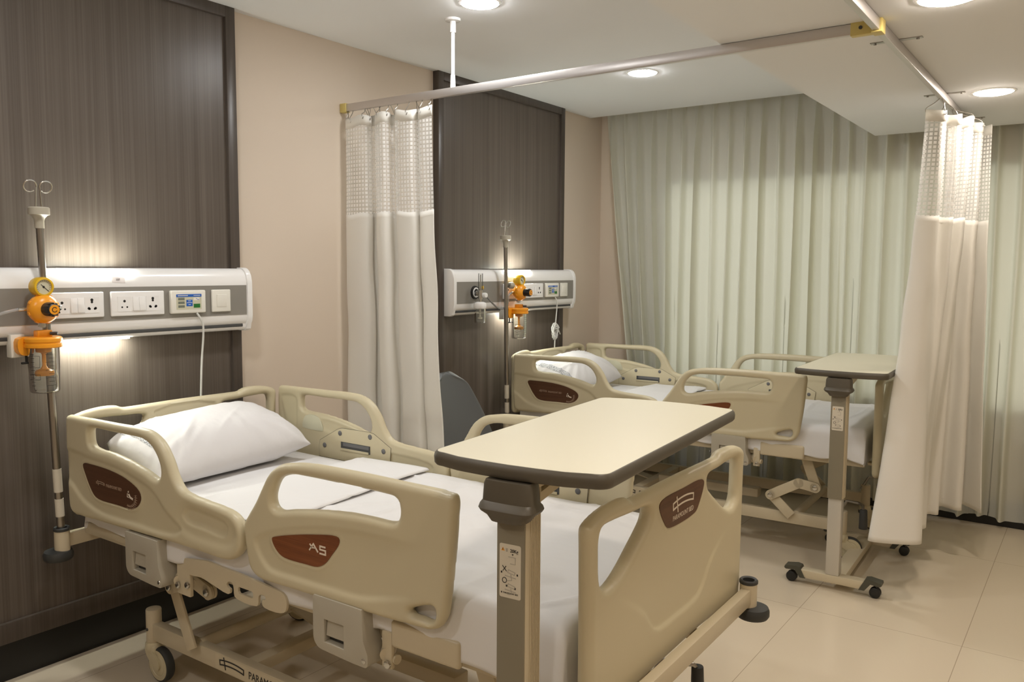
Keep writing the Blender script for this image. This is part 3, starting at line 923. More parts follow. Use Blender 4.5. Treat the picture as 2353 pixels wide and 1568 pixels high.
def hook_mesh():
    o = [(0.845, 0.582), (1.28, 0.582), (1.315, 0.576), (1.328, 0.556), (1.322, 0.528), (1.30, 0.517), (1.232, 0.516), (1.222, 0.522), (1.222, 0.538), (1.234, 0.540), (1.236, 0.548), (1.222, 0.553), (1.206, 0.545), (1.203, 0.522), (1.195, 0.512), (1.105, 0.512), (1.092, 0.52), (1.089, 0.545), (1.082, 0.556), (1.064, 0.556), (1.056, 0.545), (1.062, 0.538), (1.072, 0.534), (1.070, 0.522), (1.06, 0.517), (0.98, 0.530), (0.93, 0.538), (0.87, 0.535), (0.845, 0.545)]
    slot = [(1.115, 0.531), (1.175, 0.531), (1.180, 0.536), (1.180, 0.547), (1.175, 0.552), (1.115, 0.552), (1.110, 0.547), (1.110, 0.536)]
    T = frame((0, -0.462, 0), (1, 0, 0), (0, 0, 1))
    return plate([cm(o, 3), slot], -0.004, 0.004, T, 0.0015).mesh('bag_hook_plate', [M['paint']])
me_hook = hook_mesh()

BX0, BX1, BY = 0.425, 2.10, 0.315
def base_mesh():
    b = MB()
    for s in (-1, 1):
        b.box(((BX0 + BX1) / 2, s * BY, 0.182), (BX1 - BX0, 0.036, 0.062), bevel=0.004)
        for x in (BX0 - 0.012, BX1 + 0.012):
            b.cyl((x, s * BY, 0.138), (x, s * BY, 0.262), 0.027, n=24, bev=0.005)
            b.cyl((x, s * (BY + 0.026), 0.19), (x, s * (BY + 0.0285), 0.19), 0.006, n=10, mi=1)
    for x in (0.69, 1.88):
        b.cyl((x, -BY, 0.200), (x, BY, 0.200), 0.021, n=18)
    b.box((0.95, 0, 0.19), (0.05, 2 * BY, 0.04), bevel=0.003)
    b.box((1.28, -0.0, 0.205), (0.62, 0.07, 0.05), bevel=0.006)
    b.bar((0.70, 0.10, 0.20), (0.86, 0.10, 0.165), 0.07, 0.008)
    return b.mesh('base_frame', [M['paint'], M['dark_grey']])
def base_letter_mesh():
    b = MB()
    y = -BY - 0.0182
    b.prism([(0.80, 0.157), (1.34, 0.157), (1.34, 0.208), (0.80, 0.208)], -0.0002, 0.0004, frame((0, y, 0), (1, 0, 0), (0, 0, 1)), 1)
    emblem(b, frame((0.826, y - 0.0008, 0.183), (1, 0, 0), (0, 0, 1)), 0.125, 0.0042, 0.0003, 0)
    b.text('PARAMOUNT BED', 0.036, frame((0.975, y - 0.0008, 0.170), (1, 0, 0), (0, 0, 1)), 0, sx=0.86)
    return b.mesh('lettering', [M['ink'], M['paint']])
me_base = base_mesh(); me_base_let = base_letter_mesh()

def lift_mesh(s, foot):
    b = MB()
    y = s * 0.352
    up = (0, 1, 0)
    if foot:
        A0, A, B, C = (1.925, y, 0.535), (1.985, y, 0.372), (1.755, y + s * 0.012, 0.300), (1.865, y, 0.200)
        Bm = (1.90, y + s * 0.012, 0.385)
    else:
        A0, A, B, C = (0.745, y, 0.535), (0.815, y, 0.432), (0.602, y + s * 0.012, 0.402), (0.70, y, 0.200)
        Bm = (0.73, y + s * 0.012, 0.455)
    w = 0.052
    b.bar(A0, A, w, 0.010, 0, 0.002, up=up)
    b.cyl((A[0], A[1] - 0.005, A[2]), (A[0], A[1] + 0.005, A[2]), w / 2, n=20)
    Aj = (A[0], B[1], A[2])
    b.bar(B, Bm, w, 0.010, 0, 0.002, up=up)
    b.bar(Bm, Aj, w, 0.010, 0, 0.002, up=up)
    for p in (B, Bm, Aj):
        b.cyl((p[0], p[1] - 0.005, p[2]), (p[0], p[1] + 0.005, p[2]), w / 2, n=20)
    Bj = (B[0], y, B[2])
    b.bar(Bj, C, w, 0.010, 0, 0.002, up=up)
    for p in (A, B):
        yo = y + s * 0.012
        b.cyl((p[0], min(yo, yo + s * 0.012), p[2]), (p[0], max(yo, yo + s * 0.012), p[2]), 0.0125, n=16, mi=1, bev=0.002)
    return b.mesh('lift_link', [M['paint'], M['chrome']])
def caster_meshes():
    """returns fork and wheel; origin at the floor under the stem, trailing to +x"""
    f = MB()
    f.lathe([(0.030, 0.108), (0.032, 0.115), (0.032, 0.132), (0.028, 0.140)], Matrix.Translation((0, 0, 0)), 24)
    f.box((0.004, 0, 0.112), (0.058, 0.052, 0.046), bevel=0.014, seg=3)
    for s in (-1, 1):
        poly = cm([(-0.022, 0.115), (0.010, 0.118), (0.034, 0.105), (0.062, 0.074), (0.060, 0.055), (0.044, 0.048), (0.022, 0.060), (-0.012, 0.088)], 3)
        f.prism(poly, 0.0, 0.006, frame((0, s * 0.022 + 0.003, 0), (1, 0, 0), (0, 0, 1)))
    f.box((-0.028, 0, 0.100), (0.010, 0.022, 0.016), 1, 0.002)
    w = MB()
    T = frame((0.042, 0, 0.0625), (1, 0, 0), (0, 0, 1))
    w.lathe([(0.054, -0.0165), (0.059, -0.0150), (0.0625, -0.008), (0.0625, 0.008), (0.059, 0.0150), (0.054, 0.0165)], T, 40, 0, close=False)
    w.lathe([(0.0, -0.0185), (0.030, -0.0185), (0.036, -0.0170), (0.0372, -0.0155), (0.0388, -0.0155), (0.040, -0.0172), (0.0545, -0.0168)], T, 40, 1, close=False)
    w.lathe([(0.0545, 0.0168), (0.040, 0.0172), (0.0388, 0.0155), (0.0372, 0.0155), (0.036, 0.0170), (0.030, 0.0185), (0.0, 0.0185)], T, 40, 1, close=False)
    return f.mesh('caster', [M['plastic'], M['black']]), w.mesh('wheel', [M['dark_rubber'], M['plastic']])
me_fork, me_wheel = caster_meshes()
me_lift = {(s, ft): lift_mesh(s, ft) for s in (-1, 1) for ft in (0, 1)}

HTX, FTX = 0.142, 2.335
TBH, TBF = 0.495, 0.468
TB = lambda x: TBF if x > 1 else TBH
def end_bar_mesh(foot):
    b = MB()
    x = FTX if foot else HTX
    b.box((x, 0, 0.510), (0.030, 2 * TB(x) - 0.03, 0.050), bevel=0.004)
    for s in (-0.15, 0.15):
        if foot: b.box(((x + 2.20) / 2, s, 0.492), (abs(x - 2.20), 0.05, 0.014), bevel=0.002)
        else: b.box(((x + 0.25) / 2, s, 0.492), (abs(x - 0.25), 0.05, 0.014), bevel=0.002)
    return b.mesh('end_bar', [M['paint']])
def socket_mesh(x, s):
    b = MB()
    y = s * TB(x)
    T = Matrix.Translation((x, y, 0))
    b.lathe([(0.012, 0.47), (0.026, 0.47), (0.026, 0.545), (0.0255, 0.548)], T, 24, 0, close=False)
    b.lathe([(0.0255, 0.546), (0.028, 0.548), (0.028, 0.556), (0.0245, 0.560), (0.018, 0.557), (0.016, 0.48)], T, 24, 1, close=False)
    return b.mesh('corner_socket', [M['paint'], M['dark_rubber']])
def bumper_mesh(x, s):
    b = MB()
    o = 0.012 * (1 if x > 1 else -1)
    T = Matrix.Translation((x + o, s * (TB(x) + 0.010), 0))
    b.lathe([(0.030, 0.438), (0.045, 0.440), (0.050, 0.448), (0.050, 0.462), (0.046, 0.472), (0.030, 0.478), (0.0, 0.480)], T, 28, 0, close=False)
    b.lathe([(0.0, 0.438), (0.030, 0.438)], T, 28, 0, close=False)
    return b.mesh('bumper_wheel', [M['dark_rubber']])
me_bar = {f: end_bar_mesh(f) for f in (0, 1)}
me_sock = {(x, s): socket_mesh(x, s) for x in (HTX, FTX) for s in (-1, 1)}
me_bump = {(x, s): bumper_mesh(x, s) for x in (HTX, FTX) for s in (-1, 1)}
def pedal_mesh(s):
    b = MB()
    y = s * 0.30
    b.tube([(2.09, y, 0.235), (2.13, y, 0.312), (2.19, y + s * 0.01, 0.312), (2.215, y + s * 0.035, 0.308), (2.22, y + s * 0.055, 0.290), (2.222, y + s * 0.058, 0.250)], 0.008, 10, 1)
    b.cyl((2.222, y + s * 0.058, 0.295), (2.224, y + s * 0.060, 0.195), 0.0185, 0.021, 18, 0, bev=0.004)
    return b.mesh('brake_pedal', [M['dark_rubber'], M['steel']])
me_pedal = {s: pedal_mesh(s) for s in (-1, 1)}

MIR = Matrix.Scale(-1, 4, (0, 1, 0))
def make_bed(label, loc, rz):
    r = thing('hospital_bed', label, 'bed', loc, rz, 'motorised hospital beds')
    link('headboard', me_headb, r, mw=Matrix.Translation((0.160, -0.006, 0)) @ Matrix.Scale(0.972, 4, (0, 1, 0)))
    fb = link('footboard', me_end, r, mw=Matrix.Translation((2.285, 0.012, 0)) @ Matrix.Scale(1.016, 4, (0, 1, 0)))
    link('name_plate', me_end_pl, fb)
    for me, pl in ((me_head, me_head_pl), (me_foot, me_foot_pl)):
        n = link('side_rail', me, r)
        link('wood_plate', pl, n)
    for k, me in enumerate((me_head, me_foot)):
        n = link('side_rail', me, r, mw=MIR)
        link('inner_cover', me_inner[k], n)
        if k == 0:
            link('control_blank', me_pad, n)
    for k in (0, 1):
        n = link('rail_bracket', me_brk[k], r)
        link('release_latch', me_latch[k], n)
        link('rail_bracket', me_brk[k], r, mw=MIR)
    dk = link('deck_frame', me_deck, r)
    link('bag_hook_plate', me_hook, dk)
    bs = link('base_frame', me_base, r)
    link('lettering', me_base_let, bs)
    for (s, ft), me in me_lift.items():
        link('lift_link', me, r)
    for x, a in ((BX0 - 0.012, 0.0), (BX1 + 0.012, 0.35)):
        for s in (-1, 1):
            c = link('caster', me_fork, r)
            c.location = (x, s * BY, 0)
            c.rotation_euler = (0, 0, a if (s < 0 or a) else 0.25)
            link('wheel', me_wheel, c)
    for f in (0, 1):
        link('end_bar', me_bar[f], r)
    for key in me_sock:
        link('corner_socket', me_sock[key], r)
        link('bumper_wheel', me_bump[key], r)
    for s in (-1, 1):
        link('brake_pedal', me_pedal[s], r)
    return r
BED1 = dict(loc=(0, 1.913, 0), rz=math.radians(0.8))
BED2 = dict(loc=(0, 4.632, 0), rz=math.radians(2.2))
make_bed('nearer beige hospital bed with raised rails, a large table over its foot', BED1['loc'], BED1['rz'])
make_bed('farther beige hospital bed with raised rails, beside the window curtains', BED2['loc'], BED2['rz'])

# ------------------------------------------------------------------ bedding
def wave(x, y, seed, amp, n=7, k0=6, k1=26):
    r = np.random.RandomState(seed)
    z = np.zeros_like(x)
    for i in range(n):
        a = r.uniform(0, 2 * PI); k = r.uniform(k0, k1); p = r.uniform(0, 6.28)
        z = z + np.sin(k * (math.cos(a) * x + math.sin(a) * y) + p + 0.6 * np.sin(3.1 * x + p) + 0.5 * np.sin(4.3 * y + 2 * p)) * (8.0 / k)
    return amp * z / n

def ridges(x, y, seed, amp, n=5, L=0.35):
    """a few soft creases"""
    r = np.random.RandomState(seed)
    z = np.zeros_like(x)
    for i in range(n):
        cx = r.uniform(x.min(), x.max()); cy = r.uniform(y.min() * 0.8, y.max() * 0.8)
        a = r.uniform(0, PI); w = r.uniform(0.006, 0.014)
        u = (x - cx) * math.cos(a) + (y - cy) * math.sin(a)
        v = -(x - cx) * math.sin(a) + (y - cy) * math.cos(a) + 0.12 * u * u * r.uniform(-2, 2)
        z = z + np.exp(-(v / w) ** 2) * np.exp(-(u / (L * r.uniform(0.5, 1.2))) ** 2) * r.uniform(0.4, 1)
    return amp * z

def fold_over(u, half, r):
    """arc length u from the centre line over a rounded edge at +-half: (position, drop)"""
    s = np.sign(u); a = np.abs(u)
    flat = half - r
    q = np.clip((a - flat) / r, 0, PI / 2)
    pos = np.where(a < flat, a, flat + r * np.sin(q))
    drop = np.where(a < flat, 0, r * (1 - np.cos(q)))
    ext = np.maximum(a - flat - r * PI / 2, 0)
    return s * pos, drop + ext

def grid_faces(nx, ny, flip=False):
    fs = []
    for i in range(nx - 1):
        for j in range(ny - 1):
            a, b, c, d = i * ny + j, (i + 1) * ny + j, (i + 1) * ny + j + 1, i * ny + j + 1
            fs.append((a, b, c, d) if not flip else (a, d, c, b))
    return fs

DECK_Z = 0.585
def mattress_mesh(seed):
    # closed sheet-covered block with soft edges and a loose hem
    nx, ny = 110, 70
    cx, cy = 1.205, 0.0
    u = np.linspace(-1.005 - 0.11, 1.005 + 0.11, nx); v = np.linspace(-0.432 - 0.115, 0.432 + 0.115, ny)
    U, V = np.meshgrid(u, v, indexing='ij')
    X, dx = fold_over(U, 1.008, 0.035); Y, dy = fold_over(V, 0.428, 0.035)
    hem = 0.012 * np.sin(U * 11 + seed) + 0.010 * np.sin(U * 27 + 2 * seed)
    side = np.clip(dy / 0.10, 0, 1)
    drop = np.minimum(dx + dy, 0.147 + hem)
    Z = 0.703 + wave(X, Y, seed, 0.006) * (1 - side) - drop
    Y = Y * (1 + 0.020 * side * (1 + 0.6 * np.sin(U * 19 + seed)))
    b = MB()
    top = np.stack([X.ravel() + cx, Y.ravel(), Z.ravel()], 1)
    b.add([tuple(p) for p in top], grid_faces(nx, ny), 0)
    # underside
    b.box((cx, 0, DECK_Z + 0.012), (2.0, 0.84, 0.020), 0)
    return b.mesh('mattress', [M['sheet']], sharp=0)

def sheet_mesh(seed):
    nx, ny = 150, 110
    u = np.linspace(0.72, 2.228 + 0.16, nx); v = np.linspace(-0.440 - 0.150, 0.440 + 0.150, ny)
    U, V = np.meshgrid(u, v, indexing='ij')
    Xr, dx = fold_over(U - 1.0, 1.231, 0.03)
    X = Xr + 1.0
    Y, dy = fold_over(V, 0.443, 0.040)
    side = np.clip(dy / 0.12, 0, 1)
    hem = 0.010 * np.sin(U * 9 + seed) + 0.006 * np.sin(U * 31 + seed * 3)
    drop = np.minimum(dx + dy, 0.165 + hem)
    Z = 0.714 + (wave(X, Y, seed + 3, 0.012) + ridges(X, Y, seed + 5, 0.009, 14)) * (1 - side) - drop
    Y = Y * (1 + 0.016 * side * (1 + 0.8 * np.sin(U * 23 + seed)) + 0.03 * side * np.clip((U - 1.95) / 0.3, 0, 1))
    b = MB()
    pts = np.stack([X.ravel(), Y.ravel(), Z.ravel()], 1)
    nv = len(pts)
    b.add([tuple(p) for p in pts], grid_faces(nx, ny), 0)
    # turned-back flap lying on the sheet, rolled at its free edge
    nx2 = 46
    u = np.linspace(0, 1, nx2); v = np.linspace(-0.405, 0.418, 80)
    U, V = np.meshgrid(u, v, indexing='ij')
    fx1 = 1.145 - 0.055 * (V + 0.4)
    fx0 = 0.73
    Xf = fx0 + (fx1 - fx0) * U
    Zf = 0.714 + wave(Xf, V, seed + 3, 0.012) + 0.016 + 0.003 * np.sin(V * 9 + 6 * U) + ridges(Xf, V, seed + 8, 0.004, 4)
    e = np.clip((1 - U) / 0.05, 0, 1)
    Zf = Zf - 0.006 * (1 - np.sqrt(np.maximum(1 - (1 - e) ** 2, 0)))
    e0 = np.clip(U / 0.06, 0, 1)
    Zf = Zf - 0.014 * (1 - np.sqrt(np.maximum(1 - (1 - e0) ** 2, 0)))
    pts = np.stack([Xf.ravel(), V.ravel(), Zf.ravel()], 1)
    b.add([tuple(p) for p in pts], grid_faces(nx2, 80), 0)
    me = b.mesh('bed_sheet', [M['sheet']], sharp=0)
    return me
def solid(o, t, off=1.0):
    m = o.modifiers.new('thickness', 'SOLIDIFY')
    m.thickness = t
    m.offset = off
    return o

def pillow_meshes(seed):
    n, k = 61, 41
    u = np.linspace(-1, 1, n); v = np.linspace(-1, 1, k)
    U, V = np.meshgrid(u, v, indexing='ij')
    Lx, Ly, Th = 0.345, 0.200, 0.128
    X = Lx * U * (1 - 0.05 * (1 - V ** 2) * 0 ) ; Y = Ly * V
    # seams draw in between the corners
    X = X * (1 - 0.045 * (1 - np.abs(V) ** 2.2)); Y = Y * (1 - 0.06 * (1 - np.abs(U) ** 2.2))
    prof = (np.maximum(1 - np.abs(U) ** 3.6, 0) ** 0.60) * (np.maximum(1 - np.abs(V) ** 2.6, 0) ** 0.58)
    # puckers run in from the seams and corners
    ang = np.arctan2(V, U)
    cr = (np.abs(U * V)) ** 1.3
    pk = 0.010 * np.sin(ang * 23 + seed) * cr + wave(X, Y, seed, 0.007, 6, 8, 30) * prof
    pk = pk + ridges(X, Y, seed + 2, 0.010, 6, 0.16) * prof
    top = Th * prof + pk; bot = -Th * 0.80 * prof + 0.5 * pk
    b = MB()
    idx = np.arange(n * k).reshape(n, k)
    P = [tuple(p) for p in np.stack([X.ravel(), Y.ravel(), top.ravel()], 1)]
    bm_ = -np.ones((n, k), int)
    for i in range(n):
        for j in range(k):
            if i in (0, n - 1) or j in (0, k - 1):
                bm_[i, j] = idx[i, j]
            else:
                bm_[i, j] = len(P); P.append((X[i, j], Y[i, j], bot[i, j]))
    F = []
    for i in range(n - 1):
        for j in range(k - 1):
            F.append((idx[i, j], idx[i + 1, j], idx[i + 1, j + 1], idx[i, j + 1]))
            F.append((bm_[i, j], bm_[i, j + 1], bm_[i + 1, j + 1], bm_[i + 1, j]))
    b.add(P, [tuple(int(i) for i in f) for f in F], 0)
    # embroidered band across the left end, lying on the case
    c = MB()
    i0, i1 = int(0.035 * n), int(0.085 * n) + 1
    rows = []
    for uu in np.linspace(-0.885, -0.80, 5):
        fi = (uu + 1) / 2 * (n - 1); a = int(fi); t = fi - a
        for j in range(2, k - 2):
            z = top[a, j] * (1 - t) + top[a + 1, j] * t + 0.0015
            x = X[a, j] * (1 - t) + X[a + 1, j] * t
            y = Y[a, j] * (1 - t) + Y[a + 1, j] * t
            rows.append((x, y, z))
    c.add(rows, grid_faces(5, k - 4), 0)
    return b, c

def place_bedding(bed, which, seed):
    B = Matrix.Translation(bed['loc']) @ Matrix.Rotation(bed['rz'], 4, 'Z')
    o = link('mattress', mattress_mesh(seed), mw=B)
    tag(o, 'white sheeted mattress on the %s' % which, 'mattress', 'white mattresses')
    o = solid(link('bed_sheet', sheet_mesh(seed), mw=B), 0.003)
    tag(o, 'white top sheet folded back across the %s' % which, 'bed sheet', 'white top sheets')
    pb, pc = pillow_meshes(seed)
    # leaning on the headboard: long axis across the bed, upper edge raised
    TP = Matrix.Translation((0.335, 0.000, 0.806)) @ Matrix.Rotation(math.radians(2.5), 4, 'X') @ Matrix.Rotation(math.radians(14), 4, 'Y') @ Matrix.Rotation(math.radians(90), 4, 'Z')
    for q in (pb, pc):
        vs = []
        for p in q.v:
            w = TP @ Vector(p)
            if w.z < 0.722: w.z = 0.722 - (0.722 - w.z) * 0.08
            if w.x < 0.196: w.x = 0.196 - (0.196 - w.x) * 0.06
            vs.append(tuple(w))
        q.v = vs
    o = link('pillow', pb.mesh('pillow', [M['pillow']], 0), mw=B)
    tag(o, 'plump white pillow leaning on the headboard of the %s' % which, 'pillow', 'white pillows')
    link('embroidered_band', pc.mesh('embroidered_band', [M['lace']], 0), o)
place_bedding(BED1, 'nearer bed', 3)
place_bedding(BED2, 'farther bed by the window', 11)

# ------------------------------------------------------------------ overbed tables
def make_table(label, loc, rz, top_z):
    t = thing('overbed_table', label, 'table', loc, rz, 'overbed tables')
    x0, x1, y0, y1 = -0.212, 0.205, -0.035, 0.880
    bow = 0.022
    pts = []
    def corner(cx, cy, a0, r=0.035):
        return [(cx + r * math.cos(a), cy + r * math.sin(a)) for a in np.linspace(a0, a0 + PI / 2, 7)]
    pts += corner(x0 + 0.035, y0 + 0.045, PI)
    pts += [(x0 + (x1 - x0) * s, y0 + 0.010 - bow * (1 - (2 * s - 1) ** 2)) for s in (0.2, 0.35, 0.5, 0.65, 0.8)]
    pts += corner(x1 - 0.035, y0 + 0.045, 1.5 * PI)
    pts += corner(x1 - 0.035, y1 - 0.045, 0)
    pts += [(x1 - (x1 - x0) * s, y1 - 0.010 + bow * (1 - (2 * s - 1) ** 2)) for s in (0.2, 0.35, 0.5, 0.65, 0.8)]
    pts += corner(x0 + 0.035, y1 - 0.045, 0.5 * PI)
    cxy = np.array([(x0 + x1) / 2, (y0 + y1) / 2])
    def inset(d):
        out = []
        N = len(pts)
        for i in range(N):
            a = np.array(pts[i - 1]); b_ = np.array(pts[(i + 1) % N]); tn = b_ - a; tn = tn / np.linalg.norm(tn)
            out.append((pts[i][0] - tn[1] * d * 1.0, pts[i][1] + tn[0] * d))
        return out
    prof = [(0.012, -0.030), (0.004, -0.029), (0.0, -0.024), (-0.001, -0.012), (0.001, -0.004), (0.005, 0.0), (0.0075, 0.0)]
    b = MB()
    N = len(pts); vs = []
    for d, z in prof:
        vs += [(p[0], p[1], top_z + z) for p in inset(d)]
    fs = [(k * N + i, k * N + (i + 1) % N, (k + 1) * N + (i + 1) % N, (k + 1) * N + i) for k in range(len(prof) - 1) for i in range(N)]
    b.add(vs, fs)
    b.build('edge_band', M['grip_grey'], t)
    MB().prism(inset(0.0072), top_z - 0.029, top_z + 0.0004).build('tabletop', M['table_top'], t)
    # outer column
    zt = top_z - 0.030; zc = top_z - 0.60
    w, d = 0.068, 0.064
    b = MB()
    b.box((0, 0.002, (zt + zc) / 2), (w, d, zt - zc), bevel=0.004)
    for k in range(7):
        y = -0.012 + k * 0.0062
        b.box((w / 2 + 0.0005, y, (zt + zc) / 2), (0.003, 0.0032, zt - zc - 0.004))
        b.box((-w / 2 - 0.0005, y, (zt + zc) / 2), (0.003, 0.0032, zt - zc - 0.004))
    b.box((0.0, 0.26, zt - 0.012), (0.075, 0.50, 0.024), bevel=0.003)
    b.bar((0.0, 0.03, zt - 0.050), (0.0, 0.22, zt - 0.022), 0.060, 0.020)
    b.build('column', M['paint'], t)
    MB().box((0, -d / 2 + 0.001, (zt + zc) / 2), (w - 0.004, 0.006, zt - zc - 0.002), bevel=0.0015).build('column_front', M['column_grey'], t)
    # height lever wrapped round the head of the column
    b = MB()
    prof = [(-0.002, 0.052, 0.000), (-0.010, 0.056, 0.001), (-0.044, 0.058, 0.003), (-0.050, 0.062, 0.010), (-0.058, 0.064, 0.014), (-0.064, 0.060, 0.012), (-0.072, 0.048, 0.004), (-0.085, 0.038, 0.000)]
    vs = []; ring = 24
    for z, hx, ex in prof:
        for i in range(ring):
            a = 2 * PI * i / ring
            c, s = math.cos(a), math.sin(a)
            px = hx * math.copysign(abs(c) ** 0.45, c)
            py = (0.026 + ex) * math.copysign(abs(s) ** 0.45, s)
            vs.append((px, -0.032 + py, zt + z))
    fs = [(k * ring + i, (k + 1) * ring + i, (k + 1) * ring + (i + 1) % ring, k * ring + (i + 1) % ring) for k in range(len(prof) - 1) for i in range(ring)]
    fs += [tuple(range(ring)), tuple((len(prof) - 1) * ring + i for i in range(ring - 1, -1, -1))]
    b.add(vs, fs)
    b.build('height_lever', M['grip_grey'], t)
    # instruction label
    T = frame((0, -d / 2 - 0.0022, zt - 0.190), (1, 0, 0), (0, 0, 1))
    lw, lh = 0.050, 0.112
    b = MB()
    rc = 0.004
    cor = []
    for (sx, sy, a0) in ((1, 1, 0), (-1, 1, 0.5), (-1, -1, 1.0), (1, -1, 1.5)):
        cor += [(sx * (lw / 2 - rc) + rc * math.cos(a0 * PI + q), sy * (lh / 2 - rc) + rc * math.sin(a0 * PI + q)) for q in np.linspace(0, PI / 2, 4)]
    b.prism(cor, 0.0, 0.0006, T, 0)
    c = 0.0009
    b.prism([(-0.021, 0.041), (-0.013, 0.041), (-0.017, 0.0485)], 0.0006, 0.0010, T, 2)
    b.stroke([(-0.017, 0.0425), (-0.017, 0.0465)], 0.0010, 0.0012, T, 1, th=0.0002)
    b.stroke([(-0.008, 0.040), (-0.008, 0.047)], 0.0035, c, T, 3, th=0.0003)
    b.text('20Kg', 0.0095, T @ Matrix.Translation((0.0, 0.040, c)), 1, sx=0.95, th=0.0002, bold=0.0002)
    b.prism([(0.004, 0.037), (0.008, 0.037), (0.006, 0.033)], 0.0006, 0.0010, T, 1)
    b.stroke([(-0.004, 0.030), (0.012, 0.030), (0.012, 0.016), (0.0, 0.016)], 0.0010, c, T, 3, th=0.0003)
    for dy in (0.0, -0.029):
        b.stroke([(-0.006, -0.003 + dy), (0.010, -0.006 + dy), (0.012, -0.001 + dy), (-0.004, 0.003 + dy)], 0.0010, c, T, 3, closed=True, th=0.0003)
        b.stroke([(-0.012, -0.010 + dy), (0.014, -0.013 + dy)], 0.0012, c, T, 3, th=0.0003)
        b.stroke([(0.002, -0.006 + dy), (0.004, -0.018 + dy), (-0.006, -0.020 + dy)], 0.0010, c, T, 3, th=0.0003)
    b.stroke([(-0.018, 0.010), (-0.008, -0.001)], 0.0014, c, T, 1, th=0.0003)
    b.stroke([(-0.009, 0.010), (-0.017, -0.001)], 0.0014, c, T, 1, th=0.0003)
    b.stroke([(-0.013 + 0.005 * math.cos(a), -0.020 + 0.0055 * math.sin(a)) for a in np.linspace(0, 2 * PI, 18)[:-1]], 0.0013, c, T, 1, closed=True, th=0.0003)
    for (mx, my) in ((0.017, -0.005), (-0.020, -0.004), (-0.008, -0.031), (0.012, -0.034)):
        b.prism([(mx - 0.0016, my - 0.002), (mx + 0.0016, my - 0.002), (mx + 0.0016, my + 0.002), (mx - 0.0016, my + 0.002)], 0.0006, 0.0010, T, 1)
    b.text('PARAMOUNT BED', 0.0045, T @ Matrix.Translation((-0.016, -0.0475, c)), 1, sx=0.95, th=0.0002)
    b.prism([(-0.021, -0.0475), (-0.0185, -0.0475), (-0.0185, -0.0445), (-0.021, -0.0445)], 0.0006, 0.0010, T, 1)
    b.build('instruction_label', [M['sticker'], M['ink'], M['warning'], M['faint']], t)
    # inner column and floor frame
    MB().box((0, 0.002, (zc + 0.05 + 0.072) / 2), (0.060, 0.054, zc + 0.05 - 0.072), bevel=0.003).build('inner_column', M['alu_light'], t)
    b = MB()
    b.box((0.0, 0.0, 0.053), (0.30, 0.055, 0.038), bevel=0.004)
    b.box((0.018, 0.35, 0.053), (0.070, 0.68, 0.036), bevel=0.004)
    b.box((0.02, 0.70, 0.053), (0.30, 0.05, 0.038), bevel=0.004)
    for sx in (-0.03, 0.0):
        b.cyl((sx, -0.01, 0.028), (sx, -0.01, 0.036), 0.006, n=8)
    b.build('floor_frame', M['paint'], t)
    for (sx, y, off) in ((-1, 0.0, 0.0), (1, 0.0, 0.0), (-1, 0.70, 0.02), (1, 0.70, 0.02)):
        b = MB()
        X = lambda q: off + sx * q
        side = [(0.120, 0.032), (0.145, 0.032), (0.170, 0.066), (0.210, 0.062), (0.218, 0.068), (0.216, 0.078), (0.165, 0.086), (0.145, 0.082)]
        poly = [(X(a), c_) for a, c_ in side]
        b.prism(poly, -0.030, 0.030, frame((0, y, 0), (1, 0, 0), (0, 0, 1)))
        arm = b.build('caster_arm', M['olive'], t)
        w = MB()
        for k in (-1, 1):
            w.lathe([(0.0, -0.007), (0.018, -0.007), (0.024, -0.004), (0.025, 0.0), (0.024, 0.004), (0.018, 0.007), (0.0, 0.007)], frame((X(0.188), y + k * 0.012, 0.025), (1, 0, 0), (0, 0, 1)), 22)
        w.cyl((X(0.188), y, 0.025), (X(0.188), y, 0.066), 0.007, n=10)
        w.box((X(0.188), y, 0.03), (0.02, 0.016, 0.03), bevel=0.003)
        w.build('caster_wheel', M['black'], arm)
    return t
make_table('cream overbed table reaching across the foot of the nearer bed', (2.215, 1.35, 0), math.radians(5), 1.110)
make_table('cream overbed table at the foot of the farther bed, partly behind a curtain', (2.195, 3.965, 0), math.radians(2.0), 1.040)

